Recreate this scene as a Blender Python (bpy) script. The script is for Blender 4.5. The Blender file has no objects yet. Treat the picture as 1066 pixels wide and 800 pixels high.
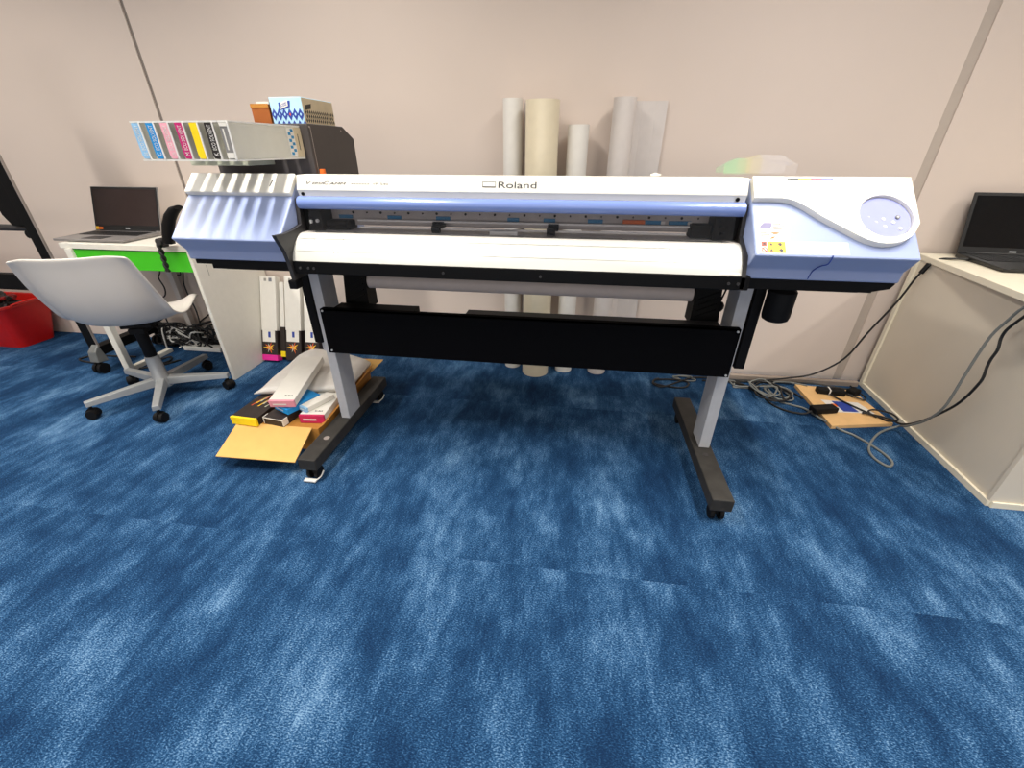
import bpy, bmesh, math, random
from mathutils import Vector, Matrix
random.seed(7)
PI = math.pi
C = bpy.context.scene.collection

# ------------------------------------------------------------------ materials
def lin(c):
    o = []
    for v in c[:3]:
        v = v / 255.0
        o.append(v / 12.92 if v <= 0.04045 else ((v + 0.055) / 1.055) ** 2.4)
    return (o[0], o[1], o[2], 1.0)

def mat(name, rgb, rough=0.5, metal=0.0, var=0.05, scale=30.0, bump=0.0, bscale=200.0, coat=0.0, spec=0.5):
    m = bpy.data.materials.new(name); m.use_nodes = True
    nt = m.node_tree; b = nt.nodes['Principled BSDF']
    col = lin(rgb)
    tc = nt.nodes.new('ShaderNodeTexCoord')
    nz = nt.nodes.new('ShaderNodeTexNoise'); nz.inputs['Scale'].default_value = scale; nz.inputs['Detail'].default_value = 3
    nt.links.new(tc.outputs['Object'], nz.inputs['Vector'])
    rp = nt.nodes.new('ShaderNodeValToRGB')
    a = [max(0, v * (1 - var)) for v in col[:3]] + [1]
    z = [min(1, v * (1 + var)) for v in col[:3]] + [1]
    rp.color_ramp.elements[0].position = 0.3; rp.color_ramp.elements[1].position = 0.7
    rp.color_ramp.elements[0].color = a; rp.color_ramp.elements[1].color = z
    nt.links.new(nz.outputs['Fac'], rp.inputs['Fac'])
    nt.links.new(rp.outputs['Color'], b.inputs['Base Color'])
    b.inputs['Roughness'].default_value = rough; b.inputs['Metallic'].default_value = metal
    b.inputs['Coat Weight'].default_value = coat
    b.inputs['Specular IOR Level'].default_value = spec
    if bump:
        n2 = nt.nodes.new('ShaderNodeTexNoise'); n2.inputs['Scale'].default_value = bscale
        nt.links.new(tc.outputs['Object'], n2.inputs['Vector'])
        bp = nt.nodes.new('ShaderNodeBump'); bp.inputs['Strength'].default_value = bump; bp.inputs['Distance'].default_value = 0.002
        nt.links.new(n2.outputs['Fac'], bp.inputs['Height']); nt.links.new(bp.outputs['Normal'], b.inputs['Normal'])
    return m

def glass_mat(name, tint, glossy_fac, rough=0.03, fres=True):
    m = bpy.data.materials.new(name); m.use_nodes = True
    nt = m.node_tree; nt.nodes.clear()
    o = nt.nodes.new('ShaderNodeOutputMaterial'); mx = nt.nodes.new('ShaderNodeMixShader')
    t = nt.nodes.new('ShaderNodeBsdfTransparent'); t.inputs['Color'].default_value = tint
    g = nt.nodes.new('ShaderNodeBsdfGlossy'); g.inputs['Roughness'].default_value = rough
    lw = nt.nodes.new('ShaderNodeFresnel'); lw.inputs['IOR'].default_value = glossy_fac
    nt.links.new(lw.outputs['Fac'], mx.inputs['Fac'])
    nt.links.new(t.outputs[0], mx.inputs[1]); nt.links.new(g.outputs[0], mx.inputs[2]); nt.links.new(mx.outputs[0], o.inputs['Surface'])
    return m

def carpet_mat():
    m = bpy.data.materials.new('blue_carpet'); m.use_nodes = True
    nt = m.node_tree; b = nt.nodes['Principled BSDF']; N = nt.nodes.new; L = nt.links.new
    tc = N('ShaderNodeTexCoord')
    sp = N('ShaderNodeSeparateXYZ'); L(tc.outputs['Object'], sp.inputs[0])
    def math_(op, a, bb=None):
        n = N('ShaderNodeMath'); n.operation = op
        for i, v in enumerate((a, bb)):
            if v is None: continue
            if isinstance(v, (int, float)): n.inputs[i].default_value = v
            else: L(v, n.inputs[i])
        return n.outputs[0]
    tx = math_('FLOOR', math_('DIVIDE', math_('ADD', sp.outputs['X'], 0.23 + 10), 0.5))
    ty = math_('FLOOR', math_('DIVIDE', math_('ADD', sp.outputs['Y'], 0.08 + 10), 1.0))
    cb = N('ShaderNodeCombineXYZ'); L(math_('MULTIPLY', tx, 0.0), cb.inputs[0]); L(ty, cb.inputs[1])
    wn = N('ShaderNodeTexWhiteNoise'); wn.noise_dimensions = '3D'; L(cb.outputs[0], wn.inputs['Vector'])
    vm = N('ShaderNodeVectorMath'); vm.operation = 'MULTIPLY'; vm.inputs[1].default_value = (0.12, 0.35, 0.0); L(wn.outputs['Color'], vm.inputs[0])
    va = N('ShaderNodeVectorMath'); va.operation = 'ADD'; L(tc.outputs['Object'], va.inputs[0]); L(vm.outputs[0], va.inputs[1])
    def noise(sx, sy, scale, det, rough=0.5):
        mp = N('ShaderNodeMapping'); mp.inputs['Scale'].default_value = (sx, sy, 1); L(va.outputs[0], mp.inputs['Vector'])
        n = N('ShaderNodeTexNoise'); n.inputs['Scale'].default_value = scale; n.inputs['Detail'].default_value = det; n.inputs['Roughness'].default_value = rough
        L(mp.outputs[0], n.inputs['Vector']); return n.outputs['Fac']
    big = noise(1.0, 0.55, 4.6, 6, 0.66)
    streak = noise(1.0, 0.22, 26.0, 4, 0.7)
    grain = noise(0.75, 1.4, 235.0, 1, 0.6)
    s = math_('ADD', math_('MULTIPLY', big, 0.80), math_('ADD', math_('MULTIPLY', streak, 0.26), math_('MULTIPLY', grain, 0.66)))
    rp = N('ShaderNodeValToRGB'); L(math_('SUBTRACT', s, 0.375), rp.inputs['Fac'])
    e = rp.color_ramp.elements
    e[0].position = 0.34; e[0].color = lin((16, 41, 72))
    e[1].position = 0.72; e[1].color = lin((114, 147, 178))
    k = e.new(0.49); k.color = lin((30, 65, 101))
    k = e.new(0.58); k.color = lin((58, 96, 135))
    L(rp.outputs['Color'], b.inputs['Base Color'])
    b.inputs['Roughness'].default_value = 0.95; b.inputs['Specular IOR Level'].default_value = 0.1
    bp = N('ShaderNodeBump'); bp.inputs['Strength'].default_value = 0.55; bp.inputs['Distance'].default_value = 0.004
    L(grain, bp.inputs['Height']); L(bp.outputs['Normal'], b.inputs['Normal'])
    return m

M = {}
M['carpet'] = carpet_mat()
M['wall'] = mat('painted_wall', (212, 197, 185), 0.75, var=0.015, scale=2.0, bump=0.05, bscale=350)
M['joint'] = mat('grey_joint', (128, 118, 110), 0.8, var=0.03)
M['batten'] = mat('grey_beige_batten', (180, 167, 155), 0.8, var=0.02)
M['ceil'] = mat('white_ceiling', (235, 232, 226), 0.9, var=0.02)
M['peri'] = mat('periwinkle_plastic', (158, 172, 210), 0.34, var=0.02, scale=8)
M['lavender'] = mat('lavender_panel', (158, 164, 214), 0.3, var=0.02)
M['peri_d'] = mat('blue_bar_plastic', (122, 144, 204), 0.25, var=0.03, scale=8)
M['cream'] = mat('cream_plastic', (242, 238, 226), 0.4, var=0.03, scale=5)
M['black'] = mat('black_painted_steel', (9, 9, 10), 0.6, var=0.15, spec=0.15, bump=0.1)
M['panelblack'] = mat('black_take_up_panel', (4, 4, 6), 0.75, var=0.1, spec=0.08)
M['dark'] = mat('dark_grey_plastic', (48, 46, 46), 0.5, var=0.08, bump=0.1)
M['housing'] = mat('charcoal_housing', (66, 60, 58), 0.55, var=0.05, bump=0.08)
M['foot'] = mat('dusty_black_beam', (50, 48, 45), 0.6, var=0.25, scale=18, bump=0.1, spec=0.3)
M['alu'] = mat('brushed_white_aluminium', (212, 211, 203), 0.36, metal=0.15, var=0.05, scale=4)
M['leg'] = mat('grey_painted_leg', (176, 177, 180), 0.45, metal=0.0, var=0.04)
M['steel'] = mat('steel_rod', (246, 242, 234), 0.3, metal=0.0)
M['plate'] = mat('grey_plate', (196, 188, 182), 0.45, metal=0.0, var=0.08)
M['bluebit'] = mat('blue_marker', (40, 132, 180), 0.5)
M['orange'] = mat('orange_plastic', (232, 110, 30), 0.5)
M['white'] = mat('white_plastic', (226, 224, 218), 0.4, var=0.03)
M['chair'] = mat('white_chair_shell', (216, 209, 200), 0.35, var=0.03, scale=4)
M['desk'] = mat('white_melamine', (226, 222, 210), 0.45, var=0.02)
M['cab'] = mat('cream_melamine', (214, 204, 186), 0.5, var=0.025, scale=3)
M['cabedge'] = mat('cream_edge_board', (230, 222, 200), 0.45, var=0.02)
M['green'] = mat('bright_green_board', (62, 190, 22), 0.5, var=0.03)
M['greymetal'] = mat('grey_metal', (168, 170, 170), 0.4, metal=0.4, var=0.05)
M['silver'] = mat('silver_trim', (160, 150, 144), 0.4, metal=0.3)
M['rubber'] = mat('black_rubber', (14, 13, 13), 0.6, var=0.1, spec=0.2)
M['screen'] = mat('dark_screen', (52, 42, 40), 0.25, var=0.04)
M['screen2'] = mat('black_screen', (12, 12, 12), 0.12, var=0.04)
M['lap'] = mat('grey_laptop_shell', (134, 130, 128), 0.4, metal=0.2)
M['lapd'] = mat('black_laptop_shell', (26, 26, 26), 0.4)
M['keys'] = mat('laptop_keys', (24, 24, 25), 0.5)
M['red'] = mat('red_plastic', (196, 22, 14), 0.4, var=0.05)
M['redin'] = mat('dark_red_cable', (120, 20, 20), 0.5)
M['card'] = mat('tan_cardboard', (216, 170, 96), 0.8, var=0.05, scale=12)
M['cardd'] = mat('brown_cardboard', (176, 118, 44), 0.8, var=0.05, scale=12)
M['brown'] = mat('rust_brown_board', (152, 82, 24), 0.7, var=0.05)
M['wood'] = mat('pale_wood_board', (226, 182, 124), 0.6, var=0.07, scale=14)
M['paper'] = mat('white_paper', (224, 220, 212), 0.6, var=0.02)
M['paperg'] = mat('grey_white_paper', (206, 198, 192), 0.6, var=0.02)
M['paperc'] = mat('cream_vinyl', (226, 214, 186), 0.28, var=0.02)
M['rollgrey'] = mat('grey_media', (200, 190, 186), 0.6, var=0.03)
M['bagw'] = mat('white_plastic_bag', (226, 221, 213), 0.45, var=0.03, bump=0.25, bscale=25)
M['boxw'] = mat('white_carton', (228, 224, 214), 0.5, var=0.02)
M['boxk'] = mat('black_printed_carton', (40, 30, 27), 0.5, var=0.2, scale=40)
M['yellow'] = mat('yellow_print', (248, 216, 16), 0.5)
M['magenta'] = mat('magenta_print', (232, 40, 150), 0.5)
M['crimson'] = mat('crimson_print', (196, 30, 84), 0.5)
M['pink'] = mat('pink_print', (226, 150, 166), 0.5)
M['cyan'] = mat('cyan_print', (22, 142, 212), 0.5)
M['lcyan'] = mat('light_cyan_print', (148, 196, 232), 0.5)
M['lmag'] = mat('light_magenta_print', (240, 170, 184), 0.5)
M['mag2'] = mat('magenta_label', (196, 28, 110), 0.5)
M['inkblack'] = mat('black_label', (34, 30, 28), 0.5)
M['greylabel'] = mat('grey_label', (132, 130, 128), 0.5)
M['navy'] = mat('navy_print', (36, 62, 150), 0.5)
M['skyblue'] = mat('sky_blue_print', (176, 216, 240), 0.5)
M['ink'] = mat('grey_lettering', (58, 57, 58), 0.5)
M['inkpale'] = mat('pale_grey_lettering', (150, 147, 138), 0.5)
M['lilac'] = mat('lilac_print', (128, 122, 160), 0.5)
M['amber'] = mat('amber_print', (250, 196, 50), 0.5)
M['redprint'] = mat('red_print', (206, 84, 50), 0.5)
M['translucent'] = mat('translucent_grey_plastic', (200, 198, 188), 0.35, var=0.03)
def translucent_mat(name, rgb, fac):
    m = mat(name, rgb, 0.35, var=0.03); nt = m.node_tree
    b = nt.nodes['Principled BSDF']; o = nt.nodes['Material Output']
    t = nt.nodes.new('ShaderNodeBsdfTranslucent'); t.inputs['Color'].default_value = lin(rgb)
    mx = nt.nodes.new('ShaderNodeMixShader'); mx.inputs['Fac'].default_value = fac
    nt.links.new(b.outputs[0], mx.inputs[1]); nt.links.new(t.outputs[0], mx.inputs[2]); nt.links.new(mx.outputs[0], o.inputs['Surface'])
    return m
M['translucent'] = translucent_mat('translucent_cartridge_plastic', (240, 238, 228), 0.45)
M['palegreen'] = mat('pale_grey_green_plastic', (188, 190, 168), 0.45)
M['tan'] = mat('beige_box_side', (206, 190, 158), 0.6)
M['cableg'] = mat('grey_cable', (120, 122, 118), 0.5)
M['cablek'] = mat('black_cable', (20, 19, 19), 0.5)
M['cablew'] = mat('white_cable', (222, 220, 214), 0.5)
M['trunk'] = mat('grey_brown_skirting', (150, 136, 124), 0.6)
M['capgrey'] = mat('grey_foot_cap', (104, 106, 104), 0.5)
M['led'] = mat('grey_button', (128, 130, 136), 0.4)
M['window'] = glass_mat('clear_cover', (0.90, 0.90, 0.92, 1), 1.45)
def film_mat(name, rgb, fac):
    m = bpy.data.materials.new(name); m.use_nodes = True
    nt = m.node_tree; nt.nodes.clear()
    o = nt.nodes.new('ShaderNodeOutputMaterial'); mx = nt.nodes.new('ShaderNodeMixShader')
    t = nt.nodes.new('ShaderNodeBsdfTransparent'); p = nt.nodes.new('ShaderNodeBsdfPrincipled')
    p.inputs['Base Color'].default_value = lin(rgb); p.inputs['Roughness'].default_value = 0.2
    nz = nt.nodes.new('ShaderNodeTexNoise'); nz.inputs['Scale'].default_value = 40
    mp = nt.nodes.new('ShaderNodeMapRange'); mp.inputs['To Min'].default_value = fac * 0.5; mp.inputs['To Max'].default_value = fac * 1.5
    nt.links.new(nz.outputs['Fac'], mp.inputs['Value']); nt.links.new(mp.outputs[0], mx.inputs['Fac'])
    nt.links.new(t.outputs[0], mx.inputs[1]); nt.links.new(p.outputs[0], mx.inputs[2]); nt.links.new(mx.outputs[0], o.inputs['Surface'])
    return m
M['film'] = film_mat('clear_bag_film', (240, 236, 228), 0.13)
M['filmg'] = film_mat('green_sheen_bag_film', (150, 232, 160), 0.22)  # green sheen on the clear bag, put into the film colour
M['filmy'] = film_mat('yellow_sheen_bag_film', (240, 226, 140), 0.18)  # its yellow sheen, likewise painted as film colour

# ------------------------------------------------------------------ object helpers
ROOT = {}
def thing(name, label, cat, loc=(0, 0, 0), rotz=0.0, group=None):
    o = bpy.data.objects.new(name, None); C.objects.link(o)
    o.location = loc; o.rotation_euler = (0, 0, rotz); o.empty_display_size = 0.05
    o['label'] = label; o['category'] = cat
    if group: o['group'] = group
    ROOT[o] = Matrix.Translation(Vector(loc)) @ Matrix.Rotation(rotz, 4, 'Z')
    return o

def tag(o, label, cat, group=None, kind=None):
    o['label'] = label; o['category'] = cat
    if group: o['group'] = group
    if kind: o['kind'] = kind
    return o

def root_matrix(p):
    while p.parent is not None: p = p.parent
    return ROOT.get(p, Matrix.Identity(4))

class MB:
    """collects shapes into one bmesh; build() links it as one object"""
    def __init__(s): s.bm = bmesh.new(); s.m = 0
    def _fin(s, vs):
        fs = set(f for v in vs for f in v.link_faces)
        for f in fs: f.material_index = s.m
        return vs
    def box(s, x0, x1, y0, y1, z0, z1, M4=None):
        vs = [s.bm.verts.new((x, y, z)) for x in (x0, x1) for y in (y0, y1) for z in (z0, z1)]
        for q in ((0, 1, 3, 2), (4, 6, 7, 5), (0, 4, 5, 1), (2, 3, 7, 6), (0, 2, 6, 4), (1, 5, 7, 3)):
            f = s.bm.faces.new([vs[i] for i in q]); f.material_index = s.m
        if M4 is not None:
            for v in vs: v.co = M4 @ v.co
        return s
    def loft(s, rings, caps=True, closed=True):
        R = [[s.bm.verts.new(p) for p in r] for r in rings]; n = len(R[0])
        for a, b in zip(R[:-1], R[1:]):
            for i in range(n if closed else n - 1):
                f = s.bm.faces.new((a[i], a[(i + 1) % n], b[(i + 1) % n], b[i])); f.material_index = s.m
        if caps and closed:
            for r, rev in ((R[0], True), (R[-1], False)):
                f = s.bm.faces.new(r[::-1] if rev else r); f.material_index = s.m
        return s
    def prism(s, prof, x0, x1):           # (y, z) profile along x
        return s.loft([[(x0, y, z) for y, z in prof], [(x1, y, z) for y, z in prof]])
    def slab(s, pts, vec):                # polygon of 3-D points pushed along vec
        v = Vector(vec); return s.loft([[Vector(p) for p in pts], [Vector(p) + v for p in pts]])
    def cyl(s, a, b, r0, r1=None, n=20, caps=True):
        a = Vector(a); b = Vector(b); r1 = r0 if r1 is None else r1
        d = (b - a).normalized(); u = d.orthogonal().normalized(); w = d.cross(u)
        ring = lambda c, r: [c + u * (r * math.cos(2 * PI * i / n)) + w * (r * math.sin(2 * PI * i / n)) for i in range(n)]
        return s.loft([ring(a, r0), ring(b, r1)], caps)
    def lathe(s, prof, cx=0, cy=0, n=28):  # (r, z)
        return s.loft([[(cx + r * math.cos(2 * PI * i / n), cy + r * math.sin(2 * PI * i / n), z) for i in range(n)] for r, z in prof])
    def tube(s, pts, r, n=8, sub=6, smooth=True):
        P = [Vector(p) for p in pts]
        if smooth and len(P) > 2:
            Q = []
            for i in range(len(P) - 1):
                p0 = P[max(i - 1, 0)]; p1 = P[i]; p2 = P[i + 1]; p3 = P[min(i + 2, len(P) - 1)]
                for k in range(sub):
                    t = k / sub
                    Q.append(0.5 * ((2 * p1) + (p2 - p0) * t + (2 * p0 - 5 * p1 + 4 * p2 - p3) * t * t + (3 * p1 - p0 - 3 * p2 + p3) * t ** 3))
            Q.append(P[-1]); P = Q
        u = None; rings = []
        for i, p in enumerate(P):
            d = (P[min(i + 1, len(P) - 1)] - P[max(i - 1, 0)])
            d = d.normalized() if d.length > 1e-9 else Vector((1, 0, 0))
            u = d.orthogonal().normalized() if u is None else (u - d * u.dot(d))
            if u.length < 1e-6: u = d.orthogonal()
            u.normalize(); w = d.cross(u)
            rings.append([p + u * (r * math.cos(2 * PI * k / n)) + w * (r * math.sin(2 * PI * k / n)) for k in range(n)])
        return s.loft(rings)
    def quad(s, pts):
        f = s.bm.faces.new([s.bm.verts.new(p) for p in pts]); f.material_index = s.m; return s
    def build(s, name, mats, parent=None, bevel=0.0, smooth=False, local=False, segs=2, mods=None):
        me = bpy.data.meshes.new(name)
        bmesh.ops.recalc_face_normals(s.bm, faces=s.bm.faces)
        s.bm.to_mesh(me); s.bm.free()
        for m in (mats if isinstance(mats, (list, tuple)) else [mats]): me.materials.append(m)
        o = bpy.data.objects.new(name, me); C.objects.link(o)
        if smooth:
            me.polygons.foreach_set('use_smooth', [True] * len(me.polygons))
            md = o.modifiers.new('edge', 'EDGE_SPLIT'); md.split_angle = math.radians(40)
        if parent is not None:
            o.parent = parent
            if not local: me.transform(root_matrix(parent).inverted())
        if bevel:
            b = o.modifiers.new('bevel', 'BEVEL'); b.width = bevel; b.segments = segs; b.limit_method = 'ANGLE'; b.angle_limit = math.radians(35)
        return o

def frame(o, xd, yd):
    x = Vector(xd).normalized(); y = Vector(yd).normalized(); z = x.cross(y)
    m = Matrix((x, y, z)).transposed().to_4x4(); m.translation = Vector(o); return m

def text(s, name, m, parent, origin, xd, yd, height, width=None, ext=0.0004, shear=0.0, local=False):
    """raised lettering lying in the plane (xd, yd); origin = lower left corner"""
    cu = bpy.data.curves.new('t', 'FONT'); cu.body = s; cu.size = 1.0; cu.shear = shear
    t = bpy.data.objects.new('t', cu); C.objects.link(t)
    bpy.context.view_layer.update()
    me = bpy.data.meshes.new_from_object(t.evaluated_get(bpy.context.evaluated_depsgraph_get()))
    bpy.data.objects.remove(t); bpy.data.curves.remove(cu)
    xs = [v.co.x for v in me.vertices]; ys = [v.co.y for v in me.vertices]
    sy = height / (max(ys) - min(ys)); sx = width / (max(xs) - min(xs)) if width else sy
    x0, y0 = min(xs), min(ys)
    for v in me.vertices: v.co = Vector(((v.co.x - x0) * sx, (v.co.y - y0) * sy, 0))
    bm = bmesh.new(); bm.from_mesh(me)
    r = bmesh.ops.extrude_face_region(bm, geom=bm.faces[:])
    for g in r['geom']:
        if isinstance(g, bmesh.types.BMVert): g.co.z += ext
    bmesh.ops.recalc_face_normals(bm, faces=bm.faces)
    bm.to_mesh(me); bm.free(); me.materials.clear(); me.materials.append(m)
    me.transform(frame(origin, xd, yd))
    if not local: me.transform(root_matrix(parent).inverted())
    me.name = name
    o = bpy.data.objects.new(name, me); C.objects.link(o); o.parent = parent
    return o

def copy_tree(o, parent=None):
    c = o.copy(); C.objects.link(c)
    if parent is not None: c.parent = parent
    for ch in list(o.children): copy_tree(ch, c)
    return c

def struct(name, mb, m, **k):
    o = mb.build(name, m, **k); o['kind'] = 'structure'; return o

# ------------------------------------------------------------------ the room
WY = 2.46
struct('floor', MB().box(-5.2, 4.2, -6.2, 2.8, -0.05, 0.0), M['carpet'])
struct('ceiling', MB().box(-5.2, 4.2, -6.2, 2.8, 2.75, 2.85), M['ceil'])
w = MB()
w.box(-5.2, -2.322, WY, WY + 0.12, 0, 2.75)
w.box(-2.302, 1.574, WY, WY + 0.12, 0.0, 2.75)
w.box(1.620, 4.2, WY, WY + 0.12, 0.0, 2.75)
struct('trim_2', MB().box(-2.322, -2.302, WY + 0.006, WY + 0.10, 0, 2.75), M['joint'])
struct('trim_3', MB().box(1.574, 1.620, WY + 0.004, WY + 0.10, 0, 2.75), M['batten'])
struct('wall_back', w, M['wall'])
struct('wall_left', MB().box(-5.3, -5.2, -6.2, 2.6, 0, 2.75), M['wall'])
struct('wall_right', MB().box(4.2, 4.3, -6.2, 2.6, 0, 2.75), M['wall'])
struct('wall_front', MB().box(-5.2, 4.2, -6.3, -6.2, 0, 2.75), M['wall'])
tr = MB(); tr.prism([(2.372, 0.001), (2.402, 0.001), (2.402, 0.026), (2.396, 0.030), (2.378, 0.030), (2.372, 0.026)], 0.86, 1.665)
struct('trim_1', tr, M['trunk'])

# ------------------------------------------------------------------ the wide format printer
PR = thing('wide_format_printer', 'wide periwinkle and cream inkjet printer on black-footed stand in mid room', 'printer', (-0.2, 1.6, 0))
SA = Vector((0, 1.323, 0.932)); SB = Vector((0, 1.524, 1.124))
SV = (SB - SA).normalized(); SN = Vector((1, 0, 0)).cross(SV)
if SN.z < 0: SN = -SN
def SP(x, v, off=0.0): return SA + SV * v + SN * off + Vector((x, 0, 0))
VT = 0.262                     # the slope of the covers ends here
topy, topz = SP(0, VT).y, SP(0, VT).z
def cover_ring(x, ins):
    p = [(x, 1.323, 0.932), (x, topy, topz), (x, topy + 0.05, topz + 0.004), (x, 1.95, 1.075), (x, 1.95, 0.853),
         (x, 1.370, 0.853), (x, 1.366, 0.885)]
    return p
cl = MB().loft([cover_ring(-1.365, 0.03), cover_ring(-0.965, 0.0)]).build('end_cover', M['peri'], PR, bevel=0.005)
cr = MB().loft([cover_ring(0.515, 0.0), cover_ring(0.946, -0.03)]).build('control_cover', M['peri'], PR, bevel=0.005)
# cream cap on the left cover
CT = 0.02
cap = MB().slab([SP(-1.364, 0.180, -0.002), SP(-0.966, 0.180, -0.002), SP(-0.966, VT, -0.002), SP(-1.364, VT, -0.002)], SN * CT)
cap.build('cap_panel', M['cream'], cl, bevel=0.004)
MB().slab([SP(-1.046, 0.205, CT - 0.002), SP(-1.043, 0.205, CT - 0.002), SP(-1.038, 0.232, CT - 0.002), SP(-1.043, 0.232, CT - 0.002)], SN * 0.0006).build('mark', M['ink'], cl)
# cream swoosh on the right cover with the round control recess
outer = [(0.517, 0.184), (0.560, 0.1845), (0.592, 0.184), (0.612, 0.181), (0.632, 0.173), (0.660, 0.153), (0.691, 0.126), (0.722, 0.103),
         (0.754, 0.081), (0.782, 0.061), (0.806, 0.047), (0.830, 0.039), (0.850, 0.037), (0.872, 0.039), (0.895, 0.047), (0.914, 0.060),
         (0.930, 0.080), (0.944, 0.106), (0.945, 0.18), (0.945, VT), (0.73, VT), (0.517, VT)]
hole = [(0.862 + 0.069 * math.cos(t), 0.128 + 0.071 * math.sin(t)) for t in [2 * PI * i / 48 for i in range(48)]]
bm = bmesh.new()
def loop(pts):
    vs = [bm.verts.new(SP(x, v, -0.001)) for x, v in pts]
    return [bm.edges.new((vs[i], vs[(i + 1) % len(vs)])) for i in range(len(vs))]
ed = loop(outer) + loop(hole)
r = bmesh.ops.triangle_fill(bm, use_beauty=True, edges=ed)
def inside(f):
    c = f.calc_center_median() - SA; x = c.x; v = c.dot(SV)
    return ((x - 0.862) / 0.0685) ** 2 + ((v - 0.128) / 0.0705) ** 2 < 1
bmesh.ops.delete(bm, geom=[f for f in bm.faces if inside(f)], context='FACES_ONLY')
ex = bmesh.ops.extrude_face_region(bm, geom=bm.faces[:])
for g in ex['geom']:
    if isinstance(g, bmesh.types.BMVert): g.co += SN * CT
mb = MB(); mb.bm.free(); mb.bm = bm
swoosh = mb.build('cap_panel', M['cream'], cr)
# control panel inside the recess: tilted disc, deepest at the upper right
pan = MB()
pc = (0.862, 0.128)
n = 48
rings = []
for rr, dz in ((0.0, 0), (0.6, 0), (0.985, 0)):
    pass
def dpt(i, rr, off): 
    t = 2 * PI * i / n; x = 0.068 * rr * math.cos(t); v = 0.070 * rr * math.sin(t)
    lift = max(0.0, -(x * 0.75 + v * 0.66)) * 0.14
    return SP(pc[0] + x, pc[1] + v, off + 0.006 + lift)
pan.loft([[dpt(i, 1, 0.0) for i in range(n)], [dpt(i, 1, 0.0035) for i in range(n)]])
cpan = pan.build('control_panel', M['lavender'], cr)
for bx_, bv in [(0.835, 0.108), (0.856, 0.120), (0.856, 0.095), (0.818, 0.088), (0.880, 0.110), (0.895, 0.090)]:
    MB().cyl(SP(bx_, bv, 0.009), SP(bx_, bv, 0.0155), 0.0058, 0.0048).build('button', M['white'], cpan, smooth=True)
for bx_, bv in [(0.819, 0.126), (0.895, 0.129), (0.857, 0.072)]:
    b = MB(); b.cyl(SP(bx_, bv, 0.009), SP(bx_, bv, 0.0145), 0.0062); b.m = 1; b.cyl(SP(bx_, bv, 0.0145), SP(bx_, bv, 0.0152), 0.0026)
    b.build('ring_button', [M['led'], M['white']], cpan, smooth=True)
# colour bar, seam and stickers
cb = MB()
for k, (a, b_, mi) in enumerate([(0.611, 0.643, 0), (0.643, 0.676, 1), (0.676, 0.705, 2), (0.705, 0.738, 3)]):
    cb.m = mi; cb.slab([SP(a, 0.250, CT), SP(b_, 0.250, CT), SP(b_, 0.2535, CT), SP(a, 0.2535, CT)], SN * -0.0015)
cb.build('colour_bar', [M['inkblack'], M['yellow'], M['crimson'], M['navy']], cr)
MB().tube([SP(0.720, 0.004, 0.0012), SP(0.719, 0.0, 0.002), (0.717, 1.329, 0.912), (0.708, 1.345, 0.902), (0.701, 1.364, 0.883), (0.697, 1.369, 0.858)], 0.0016, 6, 4).build('lid_seam', M['navy'], cr)
st = MB(); e = 0.0006
def rect(mb, x0, x1, v0, v1, off, t=0.0004): mb.slab([SP(x0, v0, off), SP(x1, v0, off), SP(x1, v1, off), SP(x0, v1, off)], SN * t)
rect(st, 0.530, 0.612, 0.053, 0.115, 0.0002); rect(st, 0.530, 0.765, 0.008, 0.049, 0.0002)
stk = st.build('warning_sticker', M['boxw'], cr)
sg = MB()
sg.m = 0; sg.slab([SP(x, v, 0.0006) for x, v in [(0.533, 0.094), (0.560, 0.090), (0.566, 0.100), (0.566, 0.111), (0.546, 0.111), (0.536, 0.102)]], SN * 0.0004)
sg.m = 1
for k in range(4): rect(sg, 0.569, 0.569 + (0.022, 0.033, 0.016, 0.026)[k], 0.107 - 0.006 * k, 0.109 - 0.006 * k, 0.0006)
for k in range(3): rect(sg, 0.534, 0.534 + (0.016, 0.026, 0.024)[k], 0.076 - 0.006 * k, 0.078 - 0.006 * k, 0.0006)
sg.m = 2
sg.slab([SP(x, v, 0.0006) for x, v in [(0.562, 0.078), (0.570, 0.072), (0.580, 0.073), (0.586, 0.078), (0.576, 0.079)]], SN * 0.0005)
sg.slab([SP(x, v, 0.0006) for x, v in [(0.557, 0.055), (0.568, 0.058), (0.574, 0.065), (0.564, 0.063)]], SN * 0.0005)
sg.m = 3; rect(sg, 0.551, 0.598, 0.010, 0.047, 0.0006)
sg.m = 4; rect(sg, 0.534, 0.548, 0.031, 0.046, 0.0006)
sg.m = 1
for (cx_, cv) in [(0.560, 0.038), (0.560, 0.018)]:        # warning triangles
    sg.slab([SP(cx_ - 0.005, cv - 0.004, 0.001), SP(cx_ + 0.005, cv - 0.004, 0.001), SP(cx_, cv + 0.005, 0.001)], SN * 0.0003)
for (cx_, cv) in [(0.584, 0.038), (0.586, 0.018)]:
    sg.slab([SP(cx_ - 0.007, cv + 0.002, 0.001), SP(cx_, cv - 0.006, 0.001), SP(cx_ + 0.006, cv - 0.001, 0.001), SP(cx_ + 0.001, cv + 0.006, 0.001)], SN * 0.0003)
sg.slab([SP(0.535, 0.034, 0.001), SP(0.537, 0.032, 0.001), SP(0.547, 0.043, 0.001), SP(0.545, 0.045, 0.001)], SN * 0.0003)
sg.slab([SP(0.545, 0.032, 0.001), SP(0.547, 0.034, 0.001), SP(0.537, 0.045, 0.001), SP(0.535, 0.043, 0.001)], SN * 0.0003)
sg.m = 4
ringp = [(0.541 + 0.0075 * math.cos(t * PI / 8), 0.019 + 0.0075 * math.sin(t * PI / 8)) for t in range(17)]
sg.tube([SP(x, v, 0.0012) for x, v in ringp], 0.0009, 5, 1, smooth=False)
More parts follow.
